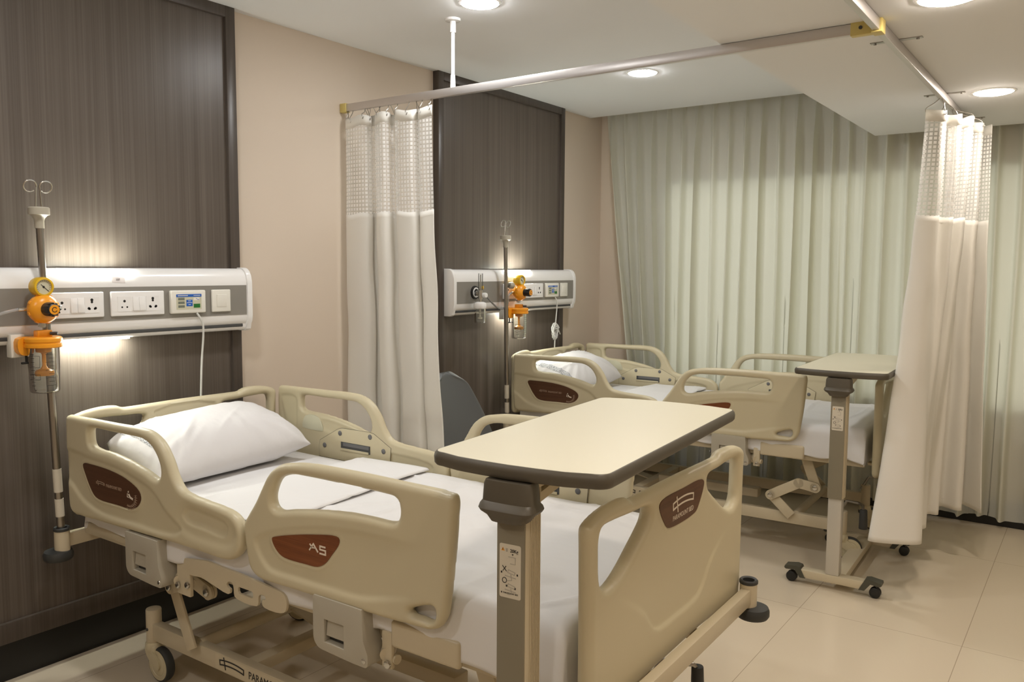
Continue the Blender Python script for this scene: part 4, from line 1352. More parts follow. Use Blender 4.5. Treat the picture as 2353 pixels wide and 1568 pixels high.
# ------------------------------------------------------------------ drip stands in the bed corners
def make_pole(label, loc, lean, knob):
    t = thing('iv_pole', label, 'drip stand', loc, 0, 'steel drip stands')
    z0, z1 = 0.480, 1.635
    f = lambda z: (0, lean * (z - z0) / 1.3, z)
    b = MB()
    b.cyl(f(z0), f(1.30), 0.0135, n=18)
    b.build('pole', M['steel'], t)
    MB().cyl(f(1.26), f(z1), 0.0118, n=16).build('upper_pole', M['steel'], t)
    b = MB()
    b.cyl(f(0.60), f(0.665), 0.0148, n=18); b.cyl(f(0.69), f(0.775), 0.0148, n=18)
    b.build('paper_sleeve', M['sticker'], t)
    y1 = f(1.62)[1]
    b = MB()
    b.lathe([(0.0125, 1.628), (0.0155, 1.628), (0.0155, 1.654), (0.019, 1.664), (0.026, 1.672), (0.034, 1.675), (0.034, 1.697), (0.031, 1.701), (0.0, 1.701)], Matrix.Translation((0, y1, 0)), 28, close=False)
    b.build('collar', M['plastic_grey'], t)
    for s in (-1, 1):
        P = []
        y2 = y1 + s * 0.004
        P += [(0, y1 + s * 0.010, 1.690), (0, y2 + s * 0.004, 1.735), (0, y2 + s * 0.002, 1.768)]
        for a in np.linspace(PI, -0.75 * PI, 16):
            P.append((0.006 * math.sin(a), y2 + s * (0.022 + 0.021 * math.cos(a)), 1.772 + 0.020 * math.sin(a)))
        MB().tube(P, 0.0030, 8).build('hook', M['chrome'], t)
    if knob:
        b = MB()
        b.cyl(f(1.395), (0.0, f(1.395)[1] + 0.04, 1.395), 0.006, n=10, mi=1)
        b.lathe([(0.0, 0.0), (0.016, 0.0), (0.020, 0.008), (0.022, 0.030), (0.018, 0.038), (0.0, 0.040)], frame((0, f(1.395)[1] + 0.034, 1.395), (0, 0, 1), (1, 0, 0)), 20)
        b.build('clamp_knob', [M['plastic_grey'], M['steel']], t)
    return t
def bed_point(bed, p):
    return tuple((Matrix.Translation(bed['loc']) @ Matrix.Rotation(bed['rz'], 4, 'Z')) @ Vector(p))
p1 = bed_point(BED1, (HTX, -TBH, 0)); p2 = bed_point(BED2, (HTX, -TBH, 0))
make_pole('steel drip stand rising at the head corner of the nearer bed', (p1[0], p1[1], 0), -0.036, False)
make_pole('steel drip stand with grey knob at the head corner of the farther bed', (p2[0], p2[1], 0), -0.030, True)

# ------------------------------------------------------------------ bed head units
def make_unit(label, y_off):
    t = thing('bed_head_unit', label, 'bed head unit', (0.026, y_off, 1.356), 0, 'white bed head units')
    Ly, zc = 0.672, 0.0
    prof = [(0.0, -0.133), (0.050, -0.133), (0.060, -0.130), (0.068, -0.124), (0.070, -0.118), (0.070, -0.104), (0.074, -0.100), (0.081, -0.088), (0.084, -0.064), (0.084, 0.066), (0.083, 0.080), (0.078, 0.102), (0.068, 0.120), (0.052, 0.132), (0.036, 0.136), (0.0, 0.136)]
    T = frame((0, 0, 0), (1, 0, 0), (0, 0, 1))    # prism along -y
    b = MB()
    b.prism(prof, -Ly + 0.012, Ly - 0.012, T)
    body = b.build('body', M['white'], t, sharp=40)
    MB().box((0.0845, 0, 0.0), (0.002, 2 * Ly - 0.05, 0.128)).build('grey_strip', M['grey_strip'], t)
    MB().box((0.0705, -0.008, -0.111), (0.006, 2 * Ly - 0.06, 0.013), bevel=0.002).build('equipment_rail', M['dark_grey'], t)
    big = [(p[0] + (0.006 if p[0] > 0.03 else 0), p[1] * 1.03 + (0.0)) for p in prof if not (0.069 < p[0] < 0.075 and -0.12 < p[1] < -0.10)]
    for s in (-1, 1):
        MB().prism(big, -0.012, 0.012, frame((0, s * (Ly - 0.010), 0), (1, 0, 0), (0, 0, 1)), 0, 0.003).build('end_cap', M['white'], t)
    MB().box((0.058, -0.01, 0.128), (0.040, 0.265, 0.010), bevel=0.002).build('upper_lamp', M['strip'], t)
    MB().box((0.042, -0.01, -0.1345), (0.036, 0.265, 0.006), bevel=0.002).build('lower_lamp', M['strip'], t)
    return t
def R2(x, y, z=0): return frame((x, y, z), (0, 1, 0), (0, 0, 1))
def socket_plate(t, y0, y1):
    """double socket plate: 5-pin outlet, two switches, 3-pin outlet"""
    x = 0.0855
    w = y1 - y0
    b = MB()
    b.box((x + 0.004, (y0 + y1) / 2, 0.0), (0.010, w, 0.094), bevel=0.004, seg=3)
    o = b.build('socket_plate', M['white'], t)
    T = R2(x + 0.0092, y0)
    for c in (0.24, 0.77):
        b = MB()
        b.prism([(w * c - 0.027, -0.030), (w * c + 0.027, -0.030), (w * c + 0.027, 0.028), (w * c - 0.027, 0.028)], -0.002, 0.0010, T, 0)
        if c > 0.5:
            pins = [(0, 0.018, 0.0055), (0, 0.010, 0.0045), (-0.012, -0.013, 0.0050), (0.013, -0.013, 0.0050), (-0.009, -0.015, 0.004), (0.010, -0.015, 0.004)]
        else:
            pins = [(0, 0.010, 0.005), (-0.010, -0.013, 0.0035), (0.010, -0.013, 0.0035)]
        for (a, z, r) in pins:
            b.lathe([(r, 0.0004), (r, 0.0014), (0, 0.0014)], T @ Matrix.Translation((w * c + a, z, 0)), 14, 1, close=False)
        b.build('outlet', [M['white'], M['black']], o)
    for k in (-1, 1):
        s = MB()
        s.box((x + 0.0095, y0 + w * 0.51 + k * 0.0128, -0.001), (0.006, 0.025, 0.054), bevel=0.0015, rot=Matrix.Rotation(math.radians(-4), 4, 'Y'))
        s.build('rocker_switch', M['white'], o)
def call_panel(t, y0, y1):
    x = 0.0855
    w = y1 - y0; yc = (y0 + y1) / 2
    b = MB()
    b.box((x + 0.008, yc, 0.0), (0.020, w, 0.094), bevel=0.006, seg=3)
    o = b.build('call_panel', M['white_matte'], t)
    b = MB()
    T = R2(x + 0.018, yc)
    hw, hh = w * 0.36, 0.031
    R = lambda a, c, d, e, m, h=0.0012: b.prism([(a, d), (c, d), (c, e), (a, e)], -0.003, h, T, m)
    R(-hw, hw, -hh, hh, 0, 0.0006)
    R(-hw, hw, 0.020, hh, 1)
    for z in (0.012, -0.003, -0.018):
        R(-hw * 0.86, -hw * 0.36, z - 0.0050, z + 0.0050, 2)
    R(-hw * 0.22, hw * 0.27, -0.018, 0.008, 1)
    R(hw * 0.36, hw * 0.88, -0.025, -0.009, 3)
    R(hw * 0.36, hw * 0.84, 0.006, 0.017, 4, 0.0010)
    b.stroke([(hw * 0.55, 0.014), (hw * 0.72, 0.0075), (hw * 0.80, 0.010)], 0.0014, 0.0014, T, 1, th=0.0003)
    for z, l in ((0.0035, 0.42), (-0.0035, 0.80), (-0.0115, 0.36)):
        b.stroke([(hw * 0.02 - hw * l * 0.26, z), (hw * 0.02 + hw * l * 0.26, z)], 0.0020, 0.0016, T, 4, th=0.0003)
    b.stroke([(-hw * 0.9, 0.0255), (-hw * 0.1, 0.0255)], 0.0030, 0.0015, T, 4, th=0.0003)
    b.stroke([(hw * 0.35, 0.0255), (hw * 0.9, 0.0255)], 0.0022, 0.0015, T, 4, th=0.0003)
    b.build('screen', [M['screen'], M['blue'], M['button'], M['green'], M['white_matte']], o)
def light_switch(t, y0, y1):
    x = 0.0855
    yc = (y0 + y1) / 2; w = y1 - y0
    o = MB().box((x + 0.004, yc, 0.0), (0.010, w, 0.094), bevel=0.004, seg=3).build('switch_plate', M['white_matte'], t)
    s = MB()
    s.box((x + 0.0095, yc, 0.0), (0.005, w * 0.52, 0.052), bevel=0.0012, rot=Matrix.Rotation(math.radians(3), 4, 'Y'))
    s.build('rocker_switch', M['white_matte'], o)
U1, U2 = 1.614, 4.350
for (lab, U) in (('white bed head unit over the nearer bed, cut by the left edge of the picture', U1), ('white bed head unit over the farther bed, seen whole', U2)):
    t = make_unit(lab, U)
    for (a, c) in ((1.418, 1.622), (1.648, 1.866)):
        socket_plate(t, a - U1, c - U1)
    call_panel(t, 1.890 - U1, 2.048 - U1)
    light_switch(t, 2.083 - U1, 2.174 - U1)
    if U == U1:
        # a strip of paper tape with a number
        a = math.radians(-5)
        T = frame((0.0802, 1.688 - U1, 0.092), (0, 1, 0), (-0.23, 0, 1))
        b = MB()
        b.prism([(-0.026, -0.010), (0.024, -0.014), (0.025, 0.008), (-0.025, 0.013)], 0.0006, 0.0012, T, 0)
        b.text('337', 0.011, T @ Matrix.Translation((-0.011, -0.004, 0.0015)), 1, th=0.0002)
        b.build('number_tape', [M['sticker_pink'], M['ink']], t)
    else:
        # oxygen outlet ring
        b = MB()
        T = R2(0.0855, 3.873 - U2)
        b.lathe([(0.0, 0.004), (0.016, 0.004), (0.016, 0.010), (0.022, 0.010), (0.022, 0.012)], T, 28, 2, close=False)
        b.lathe([(0.022, 0.0), (0.022, 0.013), (0.029, 0.013), (0.031, 0.010)], T, 28, 1, close=False)
        b.lathe([(0.031, 0.0), (0.031, 0.012), (0.038, 0.010), (0.040, 0.0)], T, 28, 0, close=False)
        b.build('gas_outlet', [M['black'], M['white'], M['dark_grey']], t)

# ------------------------------------------------------------------ suction sets and oxygen flowmeter
def make_suction(label, y, clamp_y, tube_to, plug_dy):
    """gauge, regulator and collecting jar hooked on the equipment rail; faces into the room"""
    t = thing('suction_regulator', label, 'suction regulator', (0.0, y, 0.0), 0, 'orange suction regulators')
    X = 0.187
    # regulator
    b = MB()
    T = R2(X, 0, 1.350)
    b.lathe([(0.0, -0.042), (0.030, -0.042), (0.036, -0.030), (0.036, -0.022), (0.048, -0.020), (0.050, -0.014), (0.050, 0.004), (0.046, 0.014), (0.036, 0.024), (0.024, 0.030), (0.0, 0.030)], T, 36, 0, close=False)
    for k in range(8):
        a = k * PI / 4 + 0.3
        b.box((0.050 * math.cos(a), 0.050 * math.sin(a), -0.004), (0.006, 0.012, 0.014), 0, 0.001, T=T, rot=Matrix.Rotation(a, 4, 'Z'))
    reg = b.build('regulator_body', M['orange'], t)
    k_ = MB()
    k_.lathe([(0.0245, 0.026), (0.0235, 0.050), (0.020, 0.072), (0.017, 0.074)], T, 24, 0, close=False)
    for i in range(12):
        a = i * PI / 6
        k_.box((0.0222 * math.cos(a), 0.0222 * math.sin(a), 0.049), (0.004, 0.005, 0.044), 0, 0.001, T=T, rot=Matrix.Rotation(a, 4, 'Z'))
    k_.lathe([(0.0175, 0.072), (0.0165, 0.0755), (0.0, 0.076)], T, 24, 1, close=False)
    k_.stroke([(0.008 * math.cos(a), 0.008 * math.sin(a)) for a in np.linspace(0.6, 5.9, 14)], 0.0022, 0.0763, T, 0, th=0.0003)
    k_.build('control_knob', [M['black'], M['orange']], reg)
    # gauge
    b = MB()
    Tg = R2(X - 0.01, 0.0, 1.426) @ Matrix.Rotation(math.radians(0), 4, 'Y')
    b.lathe([(0.0, -0.030), (0.030, -0.030), (0.033, -0.024), (0.034, 0.014), (0.032, 0.020), (0.026, 0.021), (0.0255, 0.014)], Tg, 32, 0, close=False)
    g = b.build('gauge', M['yellow'], t)
    f = MB()
    f.lathe([(0.0258, 0.0145), (0.0, 0.0145)], Tg, 28, 0, close=False)
    for i in range(16):
        a = -0.7 + i * (PI + 1.4) / 15
        f.stroke([(0.019 * math.cos(a), 0.019 * math.sin(a)), (0.023 * math.cos(a), 0.023 * math.sin(a))], 0.0009, 0.0150, Tg, 1, th=0.0003)
    f.stroke([(-0.009, 0.009), (0.016, -0.015)], 0.0018, 0.0156, Tg, 1, th=0.0003)
    f.lathe([(0.004, 0.0150), (0.003, 0.0168), (0.0, 0.0168)], Tg, 12, 1, close=False)
    f.build('dial', [M['screen'], M['black']], g)
    # metal stems
    b = MB()
    b.cyl((X - 0.012, 0, 1.388), (X - 0.012, 0, 1.402), 0.008, n=12)
    b.cyl((X - 0.018, 0, 1.285), (X - 0.018, 0, 1.310), 0.010, n=12)
    b.cyl((X - 0.018, 0, 1.288), (X - 0.018, 0, 1.300), 0.014, n=6)
    b.cyl((X - 0.02, -0.046, 1.350), (X - 0.02, -0.075, 1.350), 0.0065, n=12)
    b.cyl((X - 0.02, 0.046, 1.352), (X - 0.02, 0.068, 1.352), 0.008, n=12)
    b.cyl((X - 0.02, 0.046, 1.342), (X - 0.02, 0.062, 1.342), 0.006, n=12)
    b.build('pipe_fitting', M['chrome'], t)
    # lid, bracket, jar
    b = MB()
    Tl = Matrix.Translation((X - 0.015, 0.0, 0))
    b.lathe([(0.0, 1.216), (0.0, 1.216), (0.056, 1.216), (0.060, 1.219), (0.060, 1.229), (0.0575, 1.231), (0.0575, 1.236), (0.060, 1.238), (0.060, 1.248), (0.055, 1.253), (0.0, 1.255)], Tl, 36, close=False)
    b.box((X - 0.015, 0.0, 1.264), (0.034, 0.050, 0.024), bevel=0.004)
    b.box((X - 0.062, clamp_y * 0.55, 1.238), (0.032, abs(clamp_y) * 0.9, 0.030), bevel=0.004)
    b.prism(cm([(clamp_y - 0.022, 1.248), (clamp_y + 0.022, 1.250), (clamp_y + 0.024, 1.200), (clamp_y + 0.010, 1.190), (clamp_y - 0.012, 1.192), (clamp_y - 0.024, 1.205)], 3), 0.0, 0.036, R2(X - 0.066, 0, 0))
    lid = b.build('lid', M['orange'], t)
    c = MB()
    c.box((X - 0.080, clamp_y - 0.012, 1.222), (0.036, 0.046, 0.080), bevel=0.003)
    c.build('rail_clamp', M['white_matte'], t)
    s = MB()
    s.cyl((X - 0.045, clamp_y + 0.005, 1.192), (X - 0.045, clamp_y + 0.005, 1.165), 0.004, n=8)
    s.box((X - 0.045, clamp_y + 0.005, 1.163), (0.010, 0.034, 0.008), bevel=0.003)
    s.build('clamp_screw', M['black'], t)
    s = MB()
    s.cyl((X + 0.004, 0.016, 1.265), (X + 0.018, 0.034, 1.265), 0.0055, n=12)
    s.build('hose_nozzle', M['dark_grey'], t)
    j = MB()
    j.lathe([(0.0505, 1.216), (0.0500, 1.15), (0.0475, 1.072), (0.0470, 1.066), (0.043, 1.060), (0.0, 1.060)], Tl, 40, 0, close=False)
    j.lathe([(0.0, 1.0635), (0.0425, 1.0635), (0.0450, 1.070), (0.0475, 1.15), (0.0480, 1.216)], Tl, 40, 0, close=False)
    jar = j.build('jar', M['clear'], t, sharp=60)
    gr = MB()
    for k in range(9):
        z = 1.195 - k * 0.0135
        r = 0.0505 - (1.216 - z) * 0.020 + 0.0003
        for (a0, a1) in (((-0.15, 0.25) if k % 2 else (-0.35, 0.30)), (-1.35, -1.05)):
            P = [(X - 0.015 + r * math.cos(a), r * math.sin(a), z) for a in np.linspace(a0, a1, 7)]
            gr.tube(P, 0.0007, 5)
    for (za, zb) in ((1.190, 1.150), (1.125, 1.108)):
        r = 0.0500
        for z in (za, zb):
            gr.tube([(X - 0.015 + r * math.cos(a), r * math.sin(a), z) for a in np.linspace(-1.5, -0.7, 8)], 0.0007, 5)
        gr.tube([(X - 0.015 + r * math.cos(-0.7), r * math.sin(-0.7), za), (X - 0.015 + r * math.cos(-0.7), r * math.sin(-0.7), zb)], 0.0007, 5)
    gr.build('scale_marks', M['ink'], jar)
    f = MB()
    f.lathe([(0.0, 1.216), (0.026, 1.216), (0.024, 1.200), (0.009, 1.196), (0.0065, 1.190), (0.0065, 1.152), (0.012, 1.142), (0.028, 1.135), (0.031, 1.126), (0.029, 1.118), (0.0, 1.118)], Tl, 28, close=False)
    f.build('float_valve', M['orange'], t)
    # clear hose
    P = cm([(X - 0.02, -0.075, 1.350)] + tube_to, 8, closed=False)
    MB().tube(P, 0.0055, 10).build('hose', M['tube'], t)
    return t
make_suction('orange suction regulator with clear jar, in front of the nearer bed head unit', 1.374, -0.050, [(0.165, -0.12, 1.340), (0.14, -0.18, 1.312), (0.135, -0.26, 1.29), (0.13, -0.36, 1.285)], 0)
make_suction('orange suction regulator with clear jar, on the farther bed head unit', 4.248, -0.066, [(0.165, -0.10, 1.335), (0.150, -0.09, 1.29), (0.150, -0.115, 1.26), (0.15, -0.18, 1.255), (0.15, -0.25, 1.29), (0.155, -0.32, 1.335), (0.16, -0.355, 1.345)], 0)

t = thing('oxygen_flowmeter', 'clear oxygen flowmeter with white capped water bottle on the farther bed head unit', 'oxygen flowmeter', (0, 3.845, 0))
b = MB()
b.cyl((0.115, 0.022, 1.354), (0.175, 0.005, 1.350), 0.012, n=14)
b.cyl((0.14, 0.014, 1.352), (0.155, 0.010, 1.351), 0.016, n=8)
b.cyl((0.178, 0.0, 1.318), (0.178, 0.0, 1.372), 0.013, n=16)
b.cyl((0.178, 0.0, 1.300), (0.178, 0.0, 1.318), 0.007, n=12)
b.cyl((0.178, 0.012, 1.357), (0.178, 0.050, 1.357), 0.004, n=10)
b.build('valve_body', M['chrome'], t)
b = MB()
b.cyl((0.178, 0, 1.372), (0.178, 0, 1.470), 0.0135, n=20)
b.build('flow_tube', M['clear'], t, sharp=50)
b = MB(); b.cyl((0.178, 0, 1.374), (0.178, 0, 1.462), 0.0035, n=10); b.build('scale_rod', M['faint'], t)
b = MB()
b.lathe([(0.0, 0.0), (0.014, 0.0), (0.015, 0.006), (0.0135, 0.024), (0.0, 0.026)], frame((0.188, 0.012, 1.342), (0, 1, 0), (0, 0, 1)), 16)
b.build('flow_knob', M['white'], t)
b = MB()
b.lathe([(0.0, 0.0), (0.010, 0.0), (0.012, 0.004), (0.0, 0.008)], frame((0.170, 0.026, 1.386), (0, 1, 0), (0, 0, 1)), 14)
b.build('gas_tag', M['yellow'], t)
b = MB()
Tl = Matrix.Translation((0.178, -0.004, 0))
b.lathe([(0.0, 1.264), (0.036, 1.264), (0.038, 1.268), (0.038, 1.288), (0.034, 1.297), (0.020, 1.303), (0.0, 1.303)], Tl, 28, close=False)
b.cyl((0.178, 0.030, 1.285), (0.178, 0.052, 1.285), 0.005, n=10)
b.build('bottle_cap', M['white'], t)
b = MB()
b.lathe([(0.034, 1.264), (0.034, 1.188), (0.031, 1.180), (0.0, 1.180)], Tl, 30, 0, close=False)
b.lathe([(0.0, 1.183), (0.030, 1.183), (0.032, 1.190), (0.032, 1.264)], Tl, 30, 0, close=False)
jar = b.build('water_bottle', M['clear'], t, sharp=60)
b = MB()
for z in (1.245, 1.230, 1.215, 1.200):
    b.tube([(0.178 + 0.0343 * math.cos(a), -0.004 + 0.0343 * math.sin(a), z) for a in np.linspace(-1.3, -0.3, 8)], 0.0006, 5)
b.build('scale_marks', M['ink'], jar)
b = MB()
b.lathe([(0.0, 1.264), (0.006, 1.264), (0.006, 1.215), (0.013, 1.213), (0.013, 1.202), (0.0, 1.202)], Tl, 16, close=False)
b.build('bubbler', M['white_matte'], t)

# call cords
b = MB()
b.tube(cm([(0.128, 2.004, 1.309), (0.134, 2.014, 1.290), (0.132, 2.028, 1.262), (0.126, 2.033, 1.22), (0.105, 2.036, 1.10), (0.09, 2.038, 0.95), (0.085, 2.036, 0.80), (0.085, 2.03, 0.60)], 8, False), 0.0042, 8)
tag(b.build('call_cord', M['cable']), 'plain white call cord hanging behind the nearer bed', 'cord', 'white call cords')
b = MB()
P = [(0.128, 4.738, 1.307), (0.134, 4.748, 1.285), (0.130, 4.758, 1.24), (0.122, 4.762, 1.18), (0.118, 4.762, 1.13)]
b.tube(cm(P, 8, False), 0.0042, 8)
r_ = np.random.RandomState(5)
P = [(0.118, 4.762, 1.13)]
for k in range(7):
    a = 0.012 + 0.010 * r_.rand(); off = 0.020 * (r_.rand() - 0.5); h = 0.045 + 0.014 * r_.rand(); zc = 1.075 + 0.012 * (r_.rand() - 0.5)
    for q in np.linspace(PI / 2, PI / 2 + 2 * PI, 13)[:-1]:
        P.append((0.118 + 0.010 * math.sin(3 * q + k), 4.758 + off + a * 1.5 * math.cos(q), zc + h * math.sin(q)))
b.tube(cm(P, 3, False), 0.0036, 7)
b.tube([(0.118 + 0.016 * math.cos(q), 4.760 + 0.022 * math.cos(q), 1.098 + 0.008 * math.sin(q)) for q in np.linspace(0, 2 * PI, 14)[:-1]], 0.0036, 7, closed=True)
b.tube(cm([(0.124, 4.77, 1.10), (0.126, 4.795, 1.07), (0.122, 4.815, 1.05)], 5, False), 0.0036, 7)
b.tube(cm([(0.118, 4.758, 1.04), (0.114, 4.760, 0.99), (0.108, 4.764, 0.90), (0.10, 4.764, 0.75)], 6, False), 0.0042, 8)
tag(b.build('call_cord', M['cable']), 'white call cord tied in a bundle behind the farther bed', 'cord', 'white call cords')

# ------------------------------------------------------------------ curtain tracks
TY, TX = 2.935, 2.515
ZT0, ZT1 = 2.275, 2.311
def rail_profile(b, p0, p1, mi=0):
    b.bar(p0, p1, 0.022, ZT1 - ZT0, mi, 0.002)
t = thing('curtain_track', 'silver curtain track crossing from the beige wall under the high ceiling', 'curtain track', (0, TY, ZT1))
t.location = (0, 0, 0)
b = MB()
zc = (ZT0 + ZT1) / 2
b.bar((0.03, TY, zc), (2.475, TY, zc), 0.022, ZT1 - ZT0, 0, 0.002)
b.build('rail', M['alu'], t)
MB().box((0.022, TY, zc), (0.042, 0.032, ZT1 - ZT0 + 0.008), bevel=0.003).build('end_cap', M['cream_yellow'], t)
b = MB()
b.cyl((0.722, TY, ZT1), (0.722, TY, CEIL), 0.0085, n=16)
b.cyl((0.722, TY, ZT1 - 0.002), (0.722, TY, ZT1 + 0.055), 0.0125, 0.0105, 16)
b.cyl((0.722, TY, CEIL - 0.06), (0.722, TY, CEIL - 0.002), 0.0135, n=16)
b.lathe([(0.013, -0.012), (0.034, -0.010), (0.036, -0.004), (0.036, 0.0)], Matrix.Translation((0.722, TY, CEIL)), 28, close=False)
b.build('ceiling_rod', M['white'], t)
b = MB()
b.box((2.05 + 0.13, TY + 0.02, SOF - 0.002), (0.05, 0.05, 0.003))
b.build('ceiling_bracket', M['steel'], t)
b = MB()
b.box((2.475, TY, zc), (0.085, 0.030, ZT1 - ZT0 + 0.010), bevel=0.003)
b.cyl((2.465, TY - 0.0155, zc), (2.465, TY - 0.018, zc), 0.006, n=12, mi=1)
b.build('tee_connector', [M['cream_yellow'], M['dark_grey']], t)

t = thing('curtain_track', 'silver curtain track running along the low ceiling to the window', 'curtain track')
b = MB()
b.bar((TX, 0.2, zc), (TX, 5.22, zc), 0.022, ZT1 - ZT0, 0, 0.002)
b.build('rail', M['alu'], t)
b = MB()
b.box((TX, 5.235, zc), (0.032, 0.040, ZT1 - ZT0 + 0.008), bevel=0.003)
b.build('end_cap', M['cream_yellow'], t)
MB().box((TX + 0.001, TY, zc - 0.001), (0.034, 0.055, ZT1 - ZT0 + 0.010), bevel=0.003).build('clip', M['cream_yellow'], t)
for y in (3.22, 4.30, 5.05):
    b = MB()
    b.box((TX, y, SOF - 0.0015), (0.17, 0.022, 0.003))
    for s in (-1, 1):
        b.cyl((TX + s * 0.07, y, SOF - 0.008), (TX + s * 0.07, y, SOF - 0.002), 0.005, n=8)
    b.build('ceiling_bracket', M['steel'], t)

# ------------------------------------------------------------------ privacy curtains
def curtain_sheet(path_top, path_bot, z_top, z_bot, nu, nv, u_len, gather=1.0, ripple=0.0, seed=1, zt_fn=None, power=1.2, sag=None):
    """rows of points from the top path to the bottom path"""
    def resample(pts, n):
        P = np.array(catmull(pts, 10, False))
        s = np.concatenate([[0], np.cumsum(np.linalg.norm(np.diff(P, axis=0), axis=1))])
        q = np.linspace(0, s[-1], n)
        return np.stack([np.interp(q, s, P[:, 0]), np.interp(q, s, P[:, 1])], 1)
    A = resample(path_top, nu); B = resample(path_bot, nu)
    v = np.linspace(0, 1, nv)
    V, U = np.meshgrid(v, np.linspace(0, 1, nu), indexing='ij')
    k = V ** power
    X = A[None, :, 0] * (1 - k) + B[None, :, 0] * k
    Y = A[None, :, 1] * (1 - k) + B[None, :, 1] * k
    zt = z_top if zt_fn is None else z_top + zt_fn(U)
    zb = z_bot if sag is None else z_bot + sag(U)
    Z = zt * (1 - V) + zb * V
    w = wave(U * u_len, V * 2.0, seed, ripple, 6, 5, 22)
    X = X + w * np.sin(PI * V); Y = Y + 0.6 * w * np.sin(PI * V)
    return X, Y, Z, U, V

def privacy_curtain(label, top, bot, z_top, z_bot, u_len, hooks, seed, sag=None, zt_fn=None, net=0.485):
    t = thing('privacy_curtain', label, 'curtain', (0, 0, 0), 0, 'off white privacy curtains')
    nu, nv = 150, 80
    X, Y, Z, U, V = curtain_sheet(top, bot, z_top, z_bot, nu, nv, u_len, ripple=0.010, power=1.45, seed=seed, sag=sag, zt_fn=zt_fn)
    H = z_top - z_bot
    frac = [0.0, 0.030 * 2.0 / H * 1.0, net / H, 1.0]
    rows = [0] + [int(round(f * (nv - 1))) for f in frac[1:]]
    rows[1] = max(rows[1], 2)
    names = ('heading_tape', 'net_panel', 'cloth_panel')
    mats = ('privacy_cloth', 'net', 'privacy_cloth')
    for n, m, r0, r1 in zip(names, mats, rows[:-1], rows[1:]):
        Xs, Ys, Zs = X[r0:r1 + 1], Y[r0:r1 + 1], Z[r0:r1 + 1]
        b = MB()
        b.add([tuple(p) for p in np.stack([Xs.ravel(), Ys.ravel(), Zs.ravel()], 1)], grid_faces(r1 - r0 + 1, nu), 0)
        me = b.mesh(n, [M[m]], 0)
        if n == 'net_panel':
            uvl = me.uv_layers.new(name='UVMap')
            arc = np.concatenate([[0], np.cumsum(np.hypot(np.diff(Xs[0]), np.diff(Ys[0])))])
            us = np.broadcast_to(arc, Xs.shape).ravel(); vs = Zs.ravel()
            for lp in me.loops:
                uvl.data[lp.index].uv = (us[lp.vertex_index], vs[lp.vertex_index])
        o = link(n, me, t)
        if n != 'net_panel':
            solid(o, 0.0016, 0.0)
        if n == 'cloth_panel':
            # stitched seams: top hem, bottom hem and side hem
            s = MB()
            for rr in (1, r1 - r0 - 2):
                s.tube([tuple(p) for p in np.stack([Xs[rr], Ys[rr], Zs[rr]], 1)][::2], 0.0011, 5)
            for cc in (2, nu - 3):
                s.tube([tuple(p) for p in np.stack([Xs[:, cc], Ys[:, cc], Zs[:, cc]], 1)], 0.0011, 5)
            s.build('stitched_hem', M['privacy_cloth'], o)
    for f in hooks:
        i = int(f * (nu - 1))
        x, y, z = X[0, i], Y[0, i], Z[0, i]
        tx, ty = (x, TY) if seed == 1 else (TX, y)
        P = cm([(tx, ty, ZT0 + 0.004), ((x + tx) / 2 + 0.003, (y + ty) / 2, ZT0 - 0.018), (x, y, z + 0.004), (x, y + 0.001, z - 0.012), (x + 0.004, y, z - 0.020), (x + 0.008, y, z - 0.010)], 4, False)
        MB().tube(P, 0.0017, 6).build('hook', M['steel'], t)
    return t
top1 = [(0.055, 2.945), (0.03, 2.93), (0.06, 2.90), (0.19, 2.905), (0.20, 2.95), (0.15, 2.975), (0.22, 2.985), (0.26, 2.945), (0.25, 2.90), (0.31, 2.885), (0.33, 2.93), (0.32, 2.975), (0.355, 2.985), (0.37, 2.92), (0.39, 2.895), (0.49, 2.90), (0.50, 2.945), (0.475, 2.98), (0.50, 2.975), (0.53, 2.90), (0.612, 2.905)]
bot1 = [(0.02, 3.00), (-0.02 + 0.05, 2.92), (0.06, 2.87), (0.20, 2.875), (0.23, 2.96), (0.17, 3.00), (0.25, 3.01), (0.31, 2.94), (0.30, 2.87), (0.37, 2.85), (0.40, 2.92), (0.385, 2.99), (0.42, 3.00), (0.44, 2.90), (0.46, 2.86), (0.57, 2.865), (0.585, 2.94), (0.555, 2.985), (0.585, 2.97), (0.605, 2.87), (0.71, 2.875)]
top1 = [(x, 2.935 + (y - 2.935) * 0.55) for x, y in top1]
bot1 = [(x, 2.935 + (y - 2.935) * 0.36) for x, y in bot1]
privacy_curtain('off white privacy curtain with net top hanging by the wall between the beds', top1, bot1, 2.245, 0.27, 1.9,
                [0.02, 0.05, 0.09, 0.18, 0.22, 0.26, 0.30, 0.36, 0.41, 0.46, 0.52, 0.58, 0.66, 0.74, 0.80, 0.86, 0.93, 0.98], 1,
                zt_fn=lambda U: -0.012 * (1 - np.cos(U * 2 * PI * 6)) / 2)
top2 = [(2.462, 4.24), (2.458, 4.20), (2.485, 4.192), (2.53, 4.215), (2.535, 4.26), (2.50, 4.33), (2.52, 4.37), (2.575, 4.36), (2.575, 4.41), (2.51, 4.50), (2.53, 4.54), (2.605, 4.50), (2.61, 4.55), (2.53, 4.66), (2.55, 4.70), (2.63, 4.66), (2.635, 4.71), (2.55, 4.82), (2.58, 4.87), (2.66, 4.82)]
bot2 = [(2.336, 4.03), (2.338, 3.99), (2.37, 3.985), (2.53, 4.06), (2.545, 4.10), (2.49, 4.22), (2.50, 4.30), (2.52, 4.36), (2.50, 4.45), (2.47, 4.55), (2.49, 4.62), (2.53, 4.63), (2.52, 4.70), (2.49, 4.78), (2.52, 4.82), (2.60, 4.78), (2.62, 4.80), (2.56, 4.90), (2.60, 4.93), (2.71, 4.80)]
